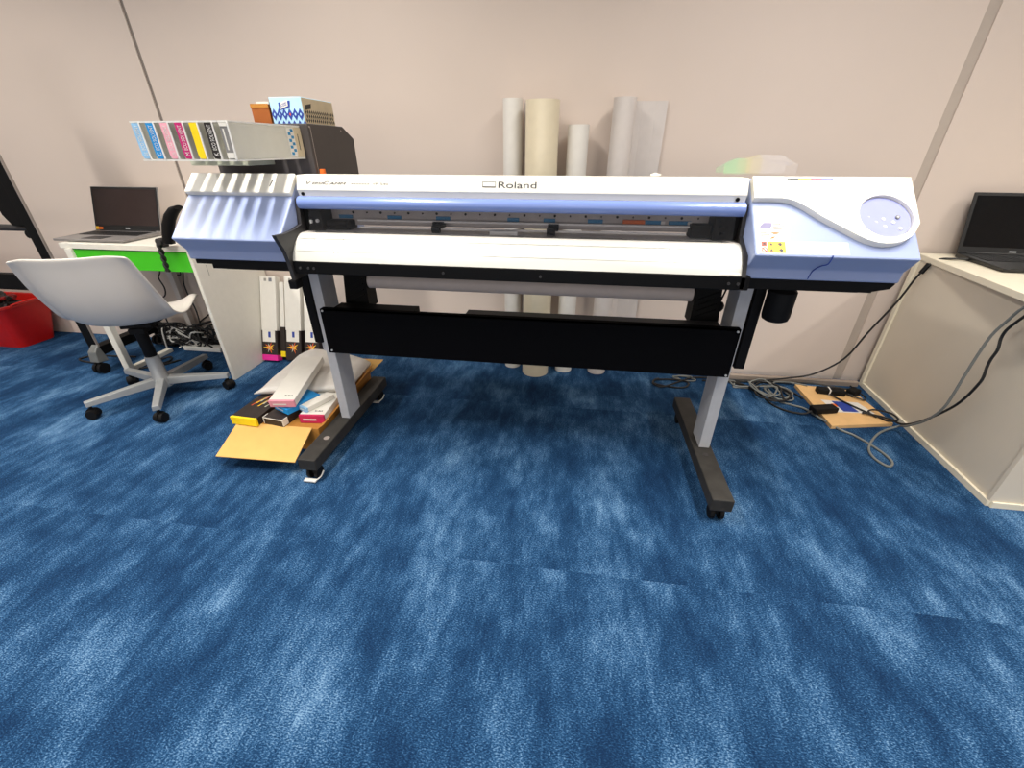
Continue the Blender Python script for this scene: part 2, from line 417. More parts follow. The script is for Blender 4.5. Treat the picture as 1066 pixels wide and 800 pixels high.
sg.tube([SP(0.536, 0.024, 0.0012), SP(0.546, 0.014, 0.0012)], 0.0009, 5, 1, smooth=False)
sg.build('sticker_print', [M['lilac'], M['ink'], M['orange'], M['amber'], M['redprint']], stk)

# front rail, blue bar and clear window
XL, XR = -0.950, 0.503
rail = MB().prism([(1.478, 1.122), (1.462, 1.0755), (1.4645, 1.0735), (1.472, 1.050), (1.60, 1.050), (1.62, 1.095), (1.60, 1.116), (1.54, 1.122)], XL, XR).build('front_rail', M['cream'], PR, bevel=0.003)
fy = lambda z: 1.478 - (1.122 - z) / 0.047 * 0.016 - 0.0006
updir = Vector((0, 0.016, 0.047))
text('Roland', 'logo_lettering', M['ink'], rail, (-0.253, fy(1.089), 1.089), (1, 0, 0), updir, 0.019, 0.122)
lg = MB()
for a, b_, c, d in [(-0.305, -0.262, 1.0905, 1.0935), (-0.305, -0.262, 1.106, 1.107), (-0.305, -0.3037, 1.0935, 1.106), (-0.2633, -0.262, 1.0935, 1.106)]:
    lg.slab([(a, fy(c), c), (b_, fy(c), c), (b_, fy(d), d), (a, fy(d), d)], (0, -0.0004, 0))
lg.build('logo_emblem', M['ink'], rail)
text('V', 'model_lettering', M['ink'], rail, (-0.912, fy(1.094), 1.094), (1, 0, 0), updir, 0.010, 0.018, shear=0.35)
text('ERSA', 'model_lettering', M['ink'], rail, (-0.892, fy(1.094), 1.094), (1, 0, 0), updir, 0.007, 0.042, shear=0.35)
text('C', 'model_lettering', M['ink'], rail, (-0.849, fy(1.094), 1.094), (1, 0, 0), updir, 0.0105, 0.018, shear=0.35)
text('AMM', 'model_lettering', M['ink'], rail, (-0.830, fy(1.094), 1.094), (1, 0, 0), updir, 0.007, 0.060, shear=0.35)
text('VP 540', 'model_lettering', M['inkpale'], rail, (-0.678, fy(1.094), 1.094), (1, 0, 0), updir, 0.007, 0.056)
lg = MB()
for k in range(7): lg.slab([(-0.752 + 0.0095 * k, fy(1.0955), 1.0955), (-0.7455 + 0.0095 * k, fy(1.0955), 1.0955), (-0.7455 + 0.0095 * k, fy(1.0985), 1.0985), (-0.752 + 0.0095 * k, fy(1.0985), 1.0985)], (0, -0.0004, 0))
lg.build('small_print', M['inkpale'], rail)
for x in (-0.932, 0.478): MB().cyl((x, 1.475, 1.066), (x, 1.4635, 1.064), 0.0065, 0.0055).build('screw', M['black'], rail)
bar = MB(); bp_ = [(1.466 - 0.022 * math.cos(t), 1.0365 + 0.0205 * math.sin(t)) for t in [PI * (-0.5 + i / 12) for i in range(13)]] + [(1.485, 1.057), (1.485, 1.016)]
bar.prism(bp_, XL, XR); bar.build('cover_bar', M['peri_d'], PR, smooth=True)
MB().prism([(1.458, 1.018), (1.462, 1.018), (1.444, 0.948), (1.440, 0.948)], XL + 0.03, XR - 0.02).build('clear_window', M['window'], PR)
wv = MB(); wv.tube([(x, 1.441, 0.946 + 0.0016 * math.sin(x * 21)) for x in [XL + 0.05 + i * (XR - XL - 0.10) / 40 for i in range(41)]], 0.0018, 6, 2)
wv.build('window_edge', M['dark'], PR)
# inside: back plate, marks, rods, pinch rollers, end blocks
bpl = MB().box(XL, XR, 1.545, 1.56, 0.955, 1.05).build('back_plate', M['plate'], PR)
for i in range(24):
    x = -0.80 + i * 0.052
    MB().cyl((x, 1.546, 0.9985), (x, 1.541, 0.9985), 0.0042 if i % 2 == 0 else 0.0028, n=10).build('plate_hole', M['black'], bpl)
for x, wd in [(-0.83, 0.05), (-0.645, 0.05), (-0.465, 0.05), (-0.215, 0.04), (-0.09, 0.04), (0.065, 0.05), (0.255, 0.05), (0.34, 0.07)]:
    MB().box(x - wd / 2, x + wd / 2, 1.5375, 1.545, 0.978, 0.990).build('width_marker', M['bluebit'], bpl)
for x in (0.285, 0.37): MB().box(x - 0.006, x + 0.006, 1.533, 1.5375, 0.979, 0.989).build('white_tag', M['white'], bpl)
ob = MB(); ob.box(0.155, 0.225, 1.526, 1.5375, 0.980, 0.992); ob.build('orange_latch', M['orange'], bpl)
MB().cyl((-0.77, 1.510, 0.9765), (0.365, 1.510, 0.9765), 0.0038, n=10).build('guide_rod', M['steel'], PR, smooth=True)
MB().cyl((-0.76, 1.500, 0.9545), (0.355, 1.500, 0.9545), 0.0038, n=10).build('guide_rod', M['steel'], PR, smooth=True)
for x in (-0.475, -0.078):
    p = MB(); p.box(x - 0.014, x + 0.022, 1.487, 1.53, 0.958, 0.978); p.cyl((x - 0.016, 1.487, 0.955), (x + 0.012, 1.487, 0.955), 0.0125, n=16)
    p.build('pinch_roller', M['black'], PR, bevel=0.001)
MB().box(-0.285, -0.19, 1.462, 1.474, 0.943, 0.958).build('cutter_block', M['white'], PR, bevel=0.001)
eb = MB(); eb.box(XL, -0.885, 1.47, 1.56, 0.944, 1.048); eb.box(-0.885, -0.80, 1.50, 1.56, 0.944, 0.975); eb.cyl((-0.875, 1.49, 0.965), (-0.80, 1.49, 0.965), 0.013, n=12)
eb.build('end_block', M['black'], PR, bevel=0.002)
eb = MB(); eb.box(0.43, XR, 1.475, 1.56, 0.944, 1.048); eb.box(0.37, 0.43, 1.50, 1.56, 0.944, 0.985)
for k in range(4): eb.box(0.440 + 0.004 * k, 0.452 + 0.004 * k, 1.466, 1.475, 1.02 - 0.02 * k, 1.028 - 0.02 * k)
eb.build('end_block', M['black'], PR, bevel=0.002)
sc = MB()
for x, z in ((-0.925, 0.975), (-0.900, 0.978)): sc.cyl((x, 1.470, z), (x, 1.464, z), 0.006, n=10)
sc.build('bright_screw', M['white'], PR)
# bed and curved apron
MB().prism([(1.43, 0.938), (1.43, 0.943), (1.56, 0.943), (1.56, 0.938)], XL, XR).build('media_bed', M['plate'], PR)
ap = [(1.438, 0.9435), (1.420, 0.9405), (1.403, 0.932), (1.386, 0.918), (1.371, 0.901), (1.358, 0.882), (1.350, 0.864)]
prof = ap + [(y + 0.006, z - 0.004) for y, z in ap[::-1]]
apron = MB().prism(prof, XL, XR).build('media_apron', M['alu'], PR, smooth=True)
gl = MB()
for y, z in ((1.3988, 0.9305), (1.3665, 0.8955)): gl.cyl((XL + 0.01, y, z), (XR - 0.01, y, z), 0.0007, n=6)
gl.build('apron_groove', M['alu'], apron)
gl = MB()
rs = random.Random(5)
for k in range(22):
    i_ = rs.randint(1, 4); y0, z0 = ap[i_]; y1, z1 = ap[i_ + 1]; q = rs.random(); yy = y0 + (y1 - y0) * q; zz = z0 + (z1 - z0) * q
    xx = rs.choice([-0.90, -0.885, -0.80, -0.79, -0.62, 0.30, 0.36]) + rs.uniform(-0.015, 0.015); L_ = rs.uniform(0.002, 0.006)
    dy, dz = (y1 - y0), (z1 - z0); n_ = math.hypot(dy, dz); dy, dz = dy / n_ * L_, dz / n_ * L_
    gl.slab([(xx, yy, zz + 0.0002), (xx + 0.0018, yy, zz + 0.0002), (xx + 0.0018, yy + dy, zz + dz + 0.0002), (xx, yy + dy, zz + dz + 0.0002)], (0, -0.0003, 0.0003))
gl.build('smudge', M['greylabel'], apron)
gl = MB().prism([(1.392, 0.9255), (1.388, 0.9215), (1.352, 0.870), (1.3505, 0.867), (1.352, 0.866), (1.394, 0.925)], 0.440, 0.499); gl.build('apron_scale', M['cream'], apron)
# beams
bb = MB().box(-0.948, 0.530, 1.345, 1.425, 0.822, 0.864).build('front_beam', M['black'], PR, bevel=0.003)
for x in (-0.925, -0.875, -0.895, -0.42, -0.10, 0.47, 0.497): MB().cyl((x, 1.346, 0.842), (x, 1.342, 0.842), 0.0045, n=10).build('bolt', M['dark'], bb)
MB().box(-1.284, 0.885, 1.4255, 1.95, 0.806, 0.8525).build('base_plate', M['black'], PR, bevel=0.003)
MB().box(-1.284, -0.970, 1.371, 1.425, 0.8225, 0.8525).build('base_flange', M['black'], PR)
MB().box(0.530, 0.885, 1.371, 1.425, 0.8225, 0.8525).build('base_flange', M['black'], PR)
MB().box(-1.345, -1.284, 1.371, 1.95, 0.838, 0.8525).build('base_flange', M['black'], PR)
MB().slab([(0.885, 1.371, 0.8525), (0.940, 1.371, 0.8525), (0.930, 1.371, 0.836), (0.885, 1.371, 0.826)], (0, 0.5, 0)).build('base_flange', M['black'], PR)
eppts = [(1.296, 0.956), (1.300, 0.946), (1.325, 0.900), (1.336, 0.850), (1.340, 0.800), (1.42, 0.800), (1.42, 0.83), (1.56, 0.83), (1.56, 1.05), (1.462, 1.05), (1.446, 0.968), (1.40, 0.958), (1.35, 0.954)]
MB().prism(eppts, -0.9645, -0.9505).build('end_plate', M['dark'], PR)
MB().prism([(1.345, 0.864), (1.345, 0.822), (1.55, 0.83), (1.55, 1.05), (1.465, 1.05), (1.45, 0.96), (1.37, 0.92)], 0.5035, 0.5145).build('end_plate', M['dark'], PR)
MB().box(-0.975, -0.945, 1.33, 1.37, 0.770, 0.800).build('cable_clip', M['black'], PR, bevel=0.003)
# legs and feet
for x0, x1, bx0, bx1 in ((-1.006, -0.966, -1.040, -0.965), (0.568, 0.610, 0.546, 0.622)):
    MB().box(x0, x1, 1.500, 1.605, 0.116, 0.806).build('post', M['leg'], PR, bevel=0.002)
    fb = MB().box(bx0, bx1, 1.195, 1.910, 0.062, 0.115).build('foot_beam', M['foot'], PR, bevel=0.004)
    xm = (bx0 + bx1) / 2
    for yc in (1.235, 1.86):
        c = MB(); c.cyl((xm, yc, 0.064), (xm, yc, 0.050), 0.020, n=16)
        c.box(xm - 0.008, xm + 0.008, yc - 0.014, yc + 0.014, 0.024, 0.056)
        for s in (-1, 1): c.cyl((xm + s * 0.010, yc - 0.004, 0.0265), (xm + s * 0.024, yc - 0.004, 0.0265), 0.026, n=20)
        cc = c.build('caster', M['rubber'], fb, bevel=0.001)
        if bx0 < 0:
            l = MB(); l.box(xm - 0.030, xm + 0.022, yc - 0.048, yc - 0.031, 0.006, 0.012)
            l.tube([(xm + 0.020, yc - 0.038, 0.010), (xm + 0.036, yc - 0.024, 0.022), (xm + 0.038, yc - 0.002, 0.034)], 0.003, 6)
            l.build('brake_lever', M['white'], fb)
# the scuffs on the beams
sm = MB(); sm.cyl((-0.995, 1.345, 0.1150), (-0.995, 1.345, 0.1156), 0.013, n=14); sm.build('scuff', M['silver'], PR)
sm = MB(); sm.cyl((0.585, 1.455, 0.1150), (0.585, 1.455, 0.1156), 0.011, n=14); sm.build('scuff', M['dark'], PR)
# side struts
MB().box(-1.046, -1.012, 1.500, 1.560, 0.490, 0.806).build('strut', M['black'], PR, bevel=0.002)
MB().box(0.618, 0.652, 1.500, 1.560, 0.485, 0.806).build('strut', M['black'], PR, bevel=0.002)
MB().box(-1.030, -1.006, 1.52, 1.56, 0.445, 0.488).build('strut_tab', M['leg'], PR)
# black take-up panel with its lip
pn = MB(); pn.box(-0.972, 0.594, 1.470, 1.476, 0.462, 0.650); pn.box(-0.972, 0.594, 1.470, 1.497, 0.644, 0.650)
pn.box(-0.972, -0.968, 1.470, 1.497, 0.462, 0.65); pn.box(0.590, 0.594, 1.470, 1.497, 0.462, 0.65)
pn = pn.build('take_up_panel', M['panelblack'], PR)
for x, z in ((-0.962, 0.643), (-0.958, 0.474), (0.584, 0.642), (0.584, 0.470)): MB().cyl((x, 1.4705, z), (x, 1.4665, z), 0.004, n=10).build('panel_screw', M['leg'], pn)
MB().box(-0.935, -0.60, 1.500, 1.572, 0.622, 0.646).build('tray', M['black'], PR, bevel=0.003)
MB().box(-0.40, 0.545, 1.500, 1.575, 0.614, 0.640).build('tray', M['dark'], PR, bevel=0.003)
# roll brackets and shaft
def bracket(x, s):
    b = MB()
    b.loft([[(x - 0.045, yy, 0.806), (x + 0.045, yy, 0.806), (x + 0.045, yy, 0.745), (x + 0.047 if s > 0 else x + 0.058, yy, 0.615), (x - 0.058 if s > 0 else x - 0.047, yy, 0.615), (x - 0.045, yy, 0.745)] for yy in (1.600, 1.680)])
    for k in range(4):
        z = 0.655 + 0.022 * k
        b.loft([[(x - 0.03, yy, z - 0.012), (x + 0.035, yy, z + 0.018), (x + 0.035, yy, z + 0.022), (x - 0.03, yy, z - 0.008)] for yy in (1.594, 1.600)])
    b.box(x - s * 0.045 - 0.03, x - s * 0.045 + 0.03, 1.60, 1.67, 0.755, 0.806)
    return b.build('roll_bracket', M['black'], PR)
bracket(-0.875, 1); bracket(0.500, -1)
lv = MB(); lv.cyl((0.592, 1.66, 0.80), (0.566, 1.66, 0.685), 0.0035, n=8); lv.lathe([(0.001, 0.648), (0.012, 0.652), (0.018, 0.664), (0.018, 0.676), (0.012, 0.686), (0.001, 0.690)], 0.566, 1.66, 16)
lv.build('lever', M['rubber'], PR, smooth=True)
# waste bottle
wb = MB().lathe([(0.030, 0.688), (0.040, 0.694), (0.043, 0.706), (0.043, 0.790), (0.030, 0.805)], 0.690, 1.475, 28)
wb.build('waste_bottle', M['rubber'], PR, smooth=True)
# ink housing behind the left cover
hp = [(1.645, 1.100), (1.645, 1.278), (1.905, 1.278), (1.99, 1.236), (1.99, 1.075), (1.85, 1.082)]
hz = MB().prism(hp, -1.372, -0.972).build('ink_housing', M['housing'], PR, bevel=0.003)
MB().box(-0.9722, -0.9712, 1.660, 1.663, 1.11, 1.270).build('housing_seam', M['silver'], hz)
for y, z in ((1.655, 1.268), (1.885, 1.262)): MB().cyl((-0.9722, y, z), (-0.9705, y, z), 0.003, n=8).build('housing_screw', M['silver'], hz)
MB().cyl((-0.955, 1.66, 1.09), (-0.955, 1.66, 1.133), 0.013, 0.010, n=14).build('orange_cap', M['orange'], PR, smooth=True)
MB().box(-1.350, -1.130, 1.495, 1.645, 1.148, 1.1665).build('cartridge_tray', M['palegreen'], PR, bevel=0.003)

# media roll hanging between the brackets
rl = MB().cyl((-0.829, 1.640, 0.722), (0.452, 1.640, 0.722), 0.030, n=28); rl.cyl((-0.829, 1.640, 0.722), (-0.8295, 1.640, 0.722), 0.012)
tag(rl.build('media_roll', M['rollgrey'], smooth=True), 'grey media roll hung behind the black panel under the printer', 'media roll')

# ------------------------------------------------------------------ ink cartridges
CG = 'ink cartridges plugged in above the left cover'
def cartridge(i, cm, text_mat, colour, say=True, last=False):
    x = -1.319 + 0.0475 * i
    t = thing('ink_cartridge', '%s ink cartridge sticking out of the charcoal housing%s' % (colour, ', long side in view' if last else ''), 'ink cartridge', (x, 1.645, 1.17), 0, CG)
    b = MB(); b.box(x, x + (0.0305 if last else 0.026), 1.290, 1.644, 1.1715, 1.266); 
    b.build('body', M['translucent'], t, bevel=0.002)
    f = MB(); fw = 0.0312 if last else 0.027; f.box(x - 0.001, x + fw, 1.288, 1.644, 1.2662, 1.2705); f.box(x - 0.001, x + fw, 1.288, 1.644, 1.1670, 1.1713)
    if not last: f.box(x + 0.027, x + 0.0458, 1.288, 1.294, 1.2662, 1.2705); f.box(x + 0.027, x + 0.0458, 1.288, 1.294, 1.1670, 1.1713)
    f.box(x + 0.0265, x + 0.0312, 1.2870, 1.2899, 1.1713, 1.2662)
    f.build('flange', M['white'], t)
    lab = MB().slab([(x + 0.002, 1.2895, 1.182), (x + 0.006, 1.2895, 1.1735), (x + 0.022, 1.2895, 1.1725), (x + 0.026, 1.2895, 1.180), (x + 0.026, 1.2895, 1.2655), (x + 0.002, 1.2895, 1.2655)], (0, -0.0014, 0)).build('label', cm, t)
    if say:
        text('ECO SOLVENT', 'lettering', text_mat, lab, (x + 0.021, 1.2879, 1.196), (0, 0, 1), (-1, 0, 0), 0.012, 0.064)
        text(say, 'lettering', text_mat, lab, (x + 0.022, 1.2879, 1.181), (0, 0, 1), (-1, 0, 0), 0.014, 0.009)
    if last:
        g = MB(); g.box(x + 0.0305, x + 0.0325, 1.560, 1.600, 1.176, 1.262); g.build('side_label', M['boxw'], t)
        g = MB()
        for k in range(8):
            z = 1.180 + k * 0.010
            g.box(x + 0.0325, x + 0.0331, 1.565 + 0.016 * (k % 2), 1.580 + 0.016 * (k % 2), z, z + 0.009)
        g.build('label_pattern', M['bluebit'], t)
        MB().box(x + 0.0305, x + 0.0330, 1.600, 1.643, 1.173, 1.264).build('end_label', M['tan'], t)
        MB().box(x + 0.0330, x + 0.0334, 1.618, 1.622, 1.195, 1.245).build('label_print', M['ink'], t)
        s = MB(); s.box(x + 0.003, x + 0.026, 1.2865, 1.2880, 1.1745, 1.189); s.box(x + 0.003, x + 0.026, 1.2865, 1.2880, 1.256, 1.265)
        s.box(x + 0.010, x + 0.014, 1.2867, 1.2880, 1.196, 1.250); s.build('white_sticker', M['boxw'], lab)
cartridge(0, M['lcyan'], M['white'], 'light blue labelled', 'Lc')
cartridge(1, M['cyan'], M['white'], 'bright cyan labelled', 'C')
cartridge(2, M['lmag'], M['white'], 'pale pink labelled', 'Lm')
cartridge(3, M['mag2'], M['white'], 'magenta labelled', 'M')
cartridge(4, M['yellow'], M['white'], 'plain yellow labelled', None)
cartridge(5, M['inkblack'], M['white'], 'black labelled', 'K')
cartridge(6, M['greylabel'], M['white'], 'grey labelled', None, True)

# ------------------------------------------------------------------ on top of the printer
HZ = 1.2785
TB = thing('tissue_box', 'blue and white patterned tissue box on top of charcoal ink housing', 'tissue box', (-1.06, 1.8, HZ))
MB().box(-1.127, -1.003, 1.690, 1.910, HZ, HZ + 0.083).build('carton', M['skyblue'], TB, bevel=0.002)
sd = MB().box(-1.0030, -1.0022, 1.692, 1.908, HZ + 0.002, HZ + 0.081).build('side_panel', M['tan'], TB)
pt = MB()
for k in range(6):
    cx = -1.116 + k * 0.0205
    for r_, mi in ((0.0140, 0), (0.0042, 1)):
        pt.m = mi if k != 3 else (0 if mi == 0 else 2)
        y = 1.6896 if mi == 0 else 1.6890
        pt.slab([(cx - r_ * 0.8, y, HZ + 0.030), (cx, y, HZ + 0.030 - r_ * 1.35), (cx + r_ * 0.8, y, HZ + 0.030), (cx, y, HZ + 0.030 + r_ * 1.35)], (0, -0.0006, 0))
    for z, m_ in ((0.006, 0), ):
        pt.m = 0; pt.slab([(cx + 0.004, 1.6896, HZ + z - 0.004), (cx + 0.010, 1.6896, HZ + z + 0.006), (cx + 0.016, 1.6896, HZ + z - 0.004)], (0, -0.0006, 0))
pt.build('front_pattern', [M['navy'], M['skyblue'], M['redprint']], TB)
pt = MB()
for row in range(3):
    for k in range(15):
        y = 1.706 + k * 0.0138 + (0.0069 if row % 2 else 0); z = HZ + 0.012 + row * 0.013
        if y > 1.902: continue
        pt.slab([(-1.0022, y - 0.0052, z), (-1.0022, y, z - 0.0075), (-1.0022, y + 0.0052, z), (-1.0022, y, z + 0.0075)], (0.0005, 0, 0))
pt.slab([(-1.0022, 1.705, HZ + 0.044), (-1.0022, 1.745, HZ + 0.050), (-1.0022, 1.750, HZ + 0.066), (-1.0022, 1.712, HZ + 0.060)], (0.0005, 0, 0))
pt.build('side_pattern', M['inkblack'], TB)
rb = MB(); rb.m = 0
rb.slab([(-1.094, 1.6894, HZ + 0.042), (-1.050, 1.6894, HZ + 0.052), (-1.046, 1.6894, HZ + 0.072), (-1.092, 1.6894, HZ + 0.066)], (0, -0.0008, 0)); rb.m = 1
rb.slab([(-1.088, 1.6884, HZ + 0.046), (-1.056, 1.6884, HZ + 0.056), (-1.055, 1.6884, HZ + 0.074), (-1.084, 1.6884, HZ + 0.066)], (0, -0.0006, 0))
rb.build('ribbon', [M['navy'], M['boxw']], TB)
text('Scott', 'lettering', M['navy'], TB, (-1.086, 1.6877, HZ + 0.051), (0.95, 0, 0.25), (-0.2, 0, 1), 0.014, 0.028, shear=0.2)
BB = thing('small_carton', 'open rust-brown carton beside the tissue box', 'box', (-1.17, 1.75, HZ))
b = MB(); b.box(-1.206, -1.136, 1.692, 1.80, HZ, HZ + 0.062); b.build('carton', M['brown'], BB, bevel=0.001)
MB().box(-1.206, -1.136, 1.690, 1.692, HZ + 0.052, HZ + 0.064).build('fold', M['cardd'], BB)
b = MB(); b.box(-1.182, -1.133, 1.695, 1.80, HZ + 0.0625, HZ + 0.070); b.build('white_flap', M['paper'], BB)

bag = MB(); nx, ny = 10, 5
def bagpt(i, j):
    u = i / nx; v = j / ny
    x = 0.452 + 0.215 * u; y = 1.575 + 0.09 * v
    z = 1.132 + (0.052 * math.sin(PI * (0.1 + 0.75 * u)) ** 0.8 * (1 - 0.5 * abs(v - 0.4))) + 0.004 * math.sin(7 * u + 5 * v) + 0.003 * math.sin(19 * u - 4 * v)
    return (x, y, z)
R = [[bagpt(i, j) for j in range(ny + 1)] for i in range(nx + 1)]
low = [[(x, y, 1.1285) for x, y, z in r] for r in R]
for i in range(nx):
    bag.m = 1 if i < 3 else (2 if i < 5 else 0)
    for j in range(ny):
        bag.quad([R[i][j], R[i + 1][j], R[i + 1][j + 1], R[i][j + 1]])
    bag.quad([low[i][0], low[i + 1][0], R[i + 1][0], R[i][0]])
    bag.quad([low[i][ny], low[i + 1][ny], R[i + 1][ny], R[i][ny]])
bmesh.ops.remove_doubles(bag.bm, verts=bag.bm.verts, dist=0.0005)
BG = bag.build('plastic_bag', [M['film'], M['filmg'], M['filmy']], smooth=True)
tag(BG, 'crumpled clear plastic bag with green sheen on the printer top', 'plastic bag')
sc = MB(); sc.slab([(0.228, 1.56, 1.1225), (0.25, 1.555, 1.1225), (0.262, 1.57, 1.124), (0.245, 1.585, 1.128), (0.23, 1.58, 1.124)], (0, 0, 0.003))
tag(sc.build('paper_scrap', M['boxw']), 'tiny white paper scrap on the printer rail', 'paper scrap')

# ------------------------------------------------------------------ rolls standing against the wall
RG = 'paper rolls standing by the back wall'
def roll(cx, cy, r, h, m, label, sheet=None):
    t = thing('paper_roll', label, 'paper roll', (cx, cy, 0), 0, RG)
    b = MB(); n = 36
    pr = [(r, 0.002), (r, h), (r - 0.006, h), (r * 0.42, h - 0.001), (r * 0.42, h - 0.04), (0.002, h - 0.04)]
    b.lathe([(r * 0.42, 0.002)] + pr, cx, cy, n); b.build('roll_body', m, t, smooth=True)
    if sheet:
        x1, ys, hh = sheet
        s = MB(); pts = [(cx + r * 0.2, cy + r * 0.98), (cx + r * 0.9, cy + r + 0.008), (cx + r * 1.6, ys - 0.006), (x1 - 0.05, ys), (x1, ys - 0.004)]
        s.loft([[(x, y, 0.002) for x, y in pts], [(x + 0.004, y, hh) for x, y in pts]], caps=False, closed=False)
        o = s.build('loose_sheet', M['paperg'], t)
        sm_ = o.modifiers.new('thick', 'SOLIDIFY'); sm_.thickness = 0.001
roll(-0.335, 2.380, 0.047, 1.405, M['paper'], 'tall white paper roll partly behind the cream roll', None)
roll(-0.186, 2.310, 0.078, 1.392, M['paperc'], 'tall glossy cream roll, thickest of the standing rolls', None)
roll(-0.017, 2.365, 0.050, 1.297, M['paper'], 'short slim white roll right of the cream roll', None)
roll(0.186, 2.370, 0.052, 1.402, M['paperg'], 'tall grey-white roll with a loose sheet spread to its right', (0.385, 2.450, 1.394))
s = MB().loft([[(-0.287, 2.414, 0.002), (-0.262, 2.418, 0.002), (-0.24, 2.42, 0.002)], [(-0.287, 2.414, 1.39), (-0.262, 2.418, 1.39), (-0.24, 2.42, 1.39)]], caps=False, closed=False)
o = s.build('paper_strip', M['rollgrey']); sm_ = o.modifiers.new('thick', 'SOLIDIFY'); sm_.thickness = 0.004
tag(o, 'narrow grey sheet edge standing between white and cream rolls', 'paper sheet')

# ------------------------------------------------------------------ left desk
DK = thing('desk', 'white desk with a bright green front board and solid side panel', 'desk', (-2.3, 2.15, 0))
MB().box(-2.70, -1.953, 1.952, 2.445, 0.738, 0.765).build('tabletop', M['desk'], DK, bevel=0.002)
MB().box(-1.952, -1.932, 1.950, 2.445, 0.0, 0.764).build('side_panel', M['desk'], DK, bevel=0.002)
MB().box(-2.655, -1.954, 1.958, 1.970, 0.634, 0.735).build('green_board', M['green'], DK)
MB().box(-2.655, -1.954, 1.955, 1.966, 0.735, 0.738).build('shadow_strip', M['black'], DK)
MB().box(-2.672, -2.632, 1.945, 1.978, 0.0, 0.738).build('leg', M['desk'], DK, bevel=0.002)
MB().box(-2.672, -2.636, 1.978, 2.26, 0.0, 0.026).build('floor_runner', M['desk'], DK, bevel=0.002)
MB().box(-2.598, -2.562, 2.395, 2.43, 0.0, 0.738).build('leg', M['paperg'], DK, bevel=0.002)
hs = MB(); hs.box(-1.9318, -1.9312, 2.02, 2.0215, 0.60, 0.66); hs.build('panel_scratch', M['ink'], DK)

def laptop(name_label, x0, x1, yf, yb, z, toptop, shell, scr, sticker, rot=0.0, cat='laptop'):
    cx, cy = (x0 + x1) / 2, (yf + yb) / 2
    t = thing('laptop', name_label, cat, (cx, cy, z), rot)
    W = x1 - x0; D = yb - yf
    b = MB(); b.loft([[(-W / 2, -D / 2, 0.004), (W / 2, -D / 2, 0.004), (W / 2, D / 2, 0.0005), (-W / 2, D / 2, 0.0005)], [(-W / 2, -D / 2, 0.015), (W / 2, -D / 2, 0.015), (W / 2, D / 2, 0.020), (-W / 2, D / 2, 0.020)]])
    b.build('base', shell, t, local=True, bevel=0.002)
    k = MB()
    for r_ in range(5):
        for c in range(15):
            kx = -W * 0.43 + c * W * 0.86 / 15; ky = -D * 0.02 + r_ * D * 0.40 / 5
            zz = 0.0153 + 0.005 * ((ky + D / 2) / D)
            k.box(kx, kx + W * 0.049, ky, ky + D * 0.066, zz, zz + 0.0022)
    k.build('keyboard', M['keys'], t, local=True)
    zz = 0.0153
    MB().box(-W * 0.14, W * 0.14, -D * 0.42, -D * 0.12, zz, zz + 0.0020).build('touchpad', M['keys'] if shell is M['lap'] else M['plate'], t, local=True)
    tilt = toptop[0] - yb; H = toptop[1] - z - 0.020
    up = Vector((0, tilt, H)); L_ = up.length; up.normalize(); nn = Vector((0, -up.z, up.y))
    def pq(x, u, o): return Vector((x, D / 2 - 0.004, 0.020)) + up * u - nn * o
    def rec(mb, xa, xb, ua, ub, oa, ob): mb.slab([pq(xa, ua, oa), pq(xb, ua, oa), pq(xb, ub, oa), pq(xa, ub, oa)], -nn * (ob - oa))
    l = MB(); rec(l, -W / 2, W / 2, 0.0, L_, 0.0, 0.008); lid = l.build('lid', shell if shell is M['lapd'] else M['lap'], t, local=True, bevel=0.002)
    s = MB(); rec(s, -W / 2 + 0.003, W / 2 - 0.003, 0.004, L_ - 0.003, -0.0005, 0.0); s.build('bezel', M['lapd'], lid, local=True)
    s = MB(); rec(s, -W / 2 + 0.013, W / 2 - 0.013, 0.030, L_ - 0.014, -0.0010, -0.0005); s.build('screen', scr, lid, local=True)
    s = MB(); rec(s, -0.014, 0.014, 0.010, 0.017, -0.0012, -0.0005); s.build('badge', M['greymetal'], lid, local=True)
    if sticker:
        s = MB(); rec(s, -W / 2 + 0.006, -W / 2 + 0.024, 0.006, 0.022, -0.0014, -0.0005); s.m = 1; rec(s, -W / 2 + 0.024, -W / 2 + 0.052, 0.006, 0.019, -0.0014, -0.0005)
        s.build('sticker', [M['amber'], M['orange']], lid, local=True)
    h = MB(); h.cyl((-W * 0.42, D / 2 - 0.002, 0.021), (W * 0.42, D / 2 - 0.002, 0.021), 0.006, n=10); h.build('hinge', M['lapd'], t, local=True)
    return t
laptop('grey laptop open on white desk with green front', -2.765, -2.335, 1.985, 2.225, 0.7655, (2.30, 1.012), M['lap'], M['screen'], True, 0.0)

# black clamp-on arm at the desk edge
AR = thing('clamp_arm', 'black curved padded arm with dangling twisted cable on desk edge', 'headset', (-2.03, 1.93, 0.77))
a = MB()
spine = [(-2.005, 1.925, 0.792), (-1.990, 1.925, 0.83), (-1.972, 1.925, 0.87), (-1.945, 1.925, 0.91), (-1.912, 1.925, 0.94), (-1.880, 1.925, 0.956)]
wd = [0.030, 0.034, 0.036, 0.034, 0.028, 0.014]; rings = []
for i, p in enumerate(spine):
    q0 = Vector(spine[max(i - 1, 0)]); q1 = Vector(spine[min(i + 1, 5)]); d = (q1 - q0).normalized(); sN = Vector((d.z, 0, -d.x))
    c = Vector(p); wv_ = wd[i]
    rings.append([c + sN * (wv_ * math.cos(t)) * 0.75 + Vector((0, 0.026 * math.sin(t), 0)) for t in [2 * PI * k / 14 for k in range(14)]])
a.loft(rings); a.build('padded_arm', M['rubber'], AR, smooth=True)
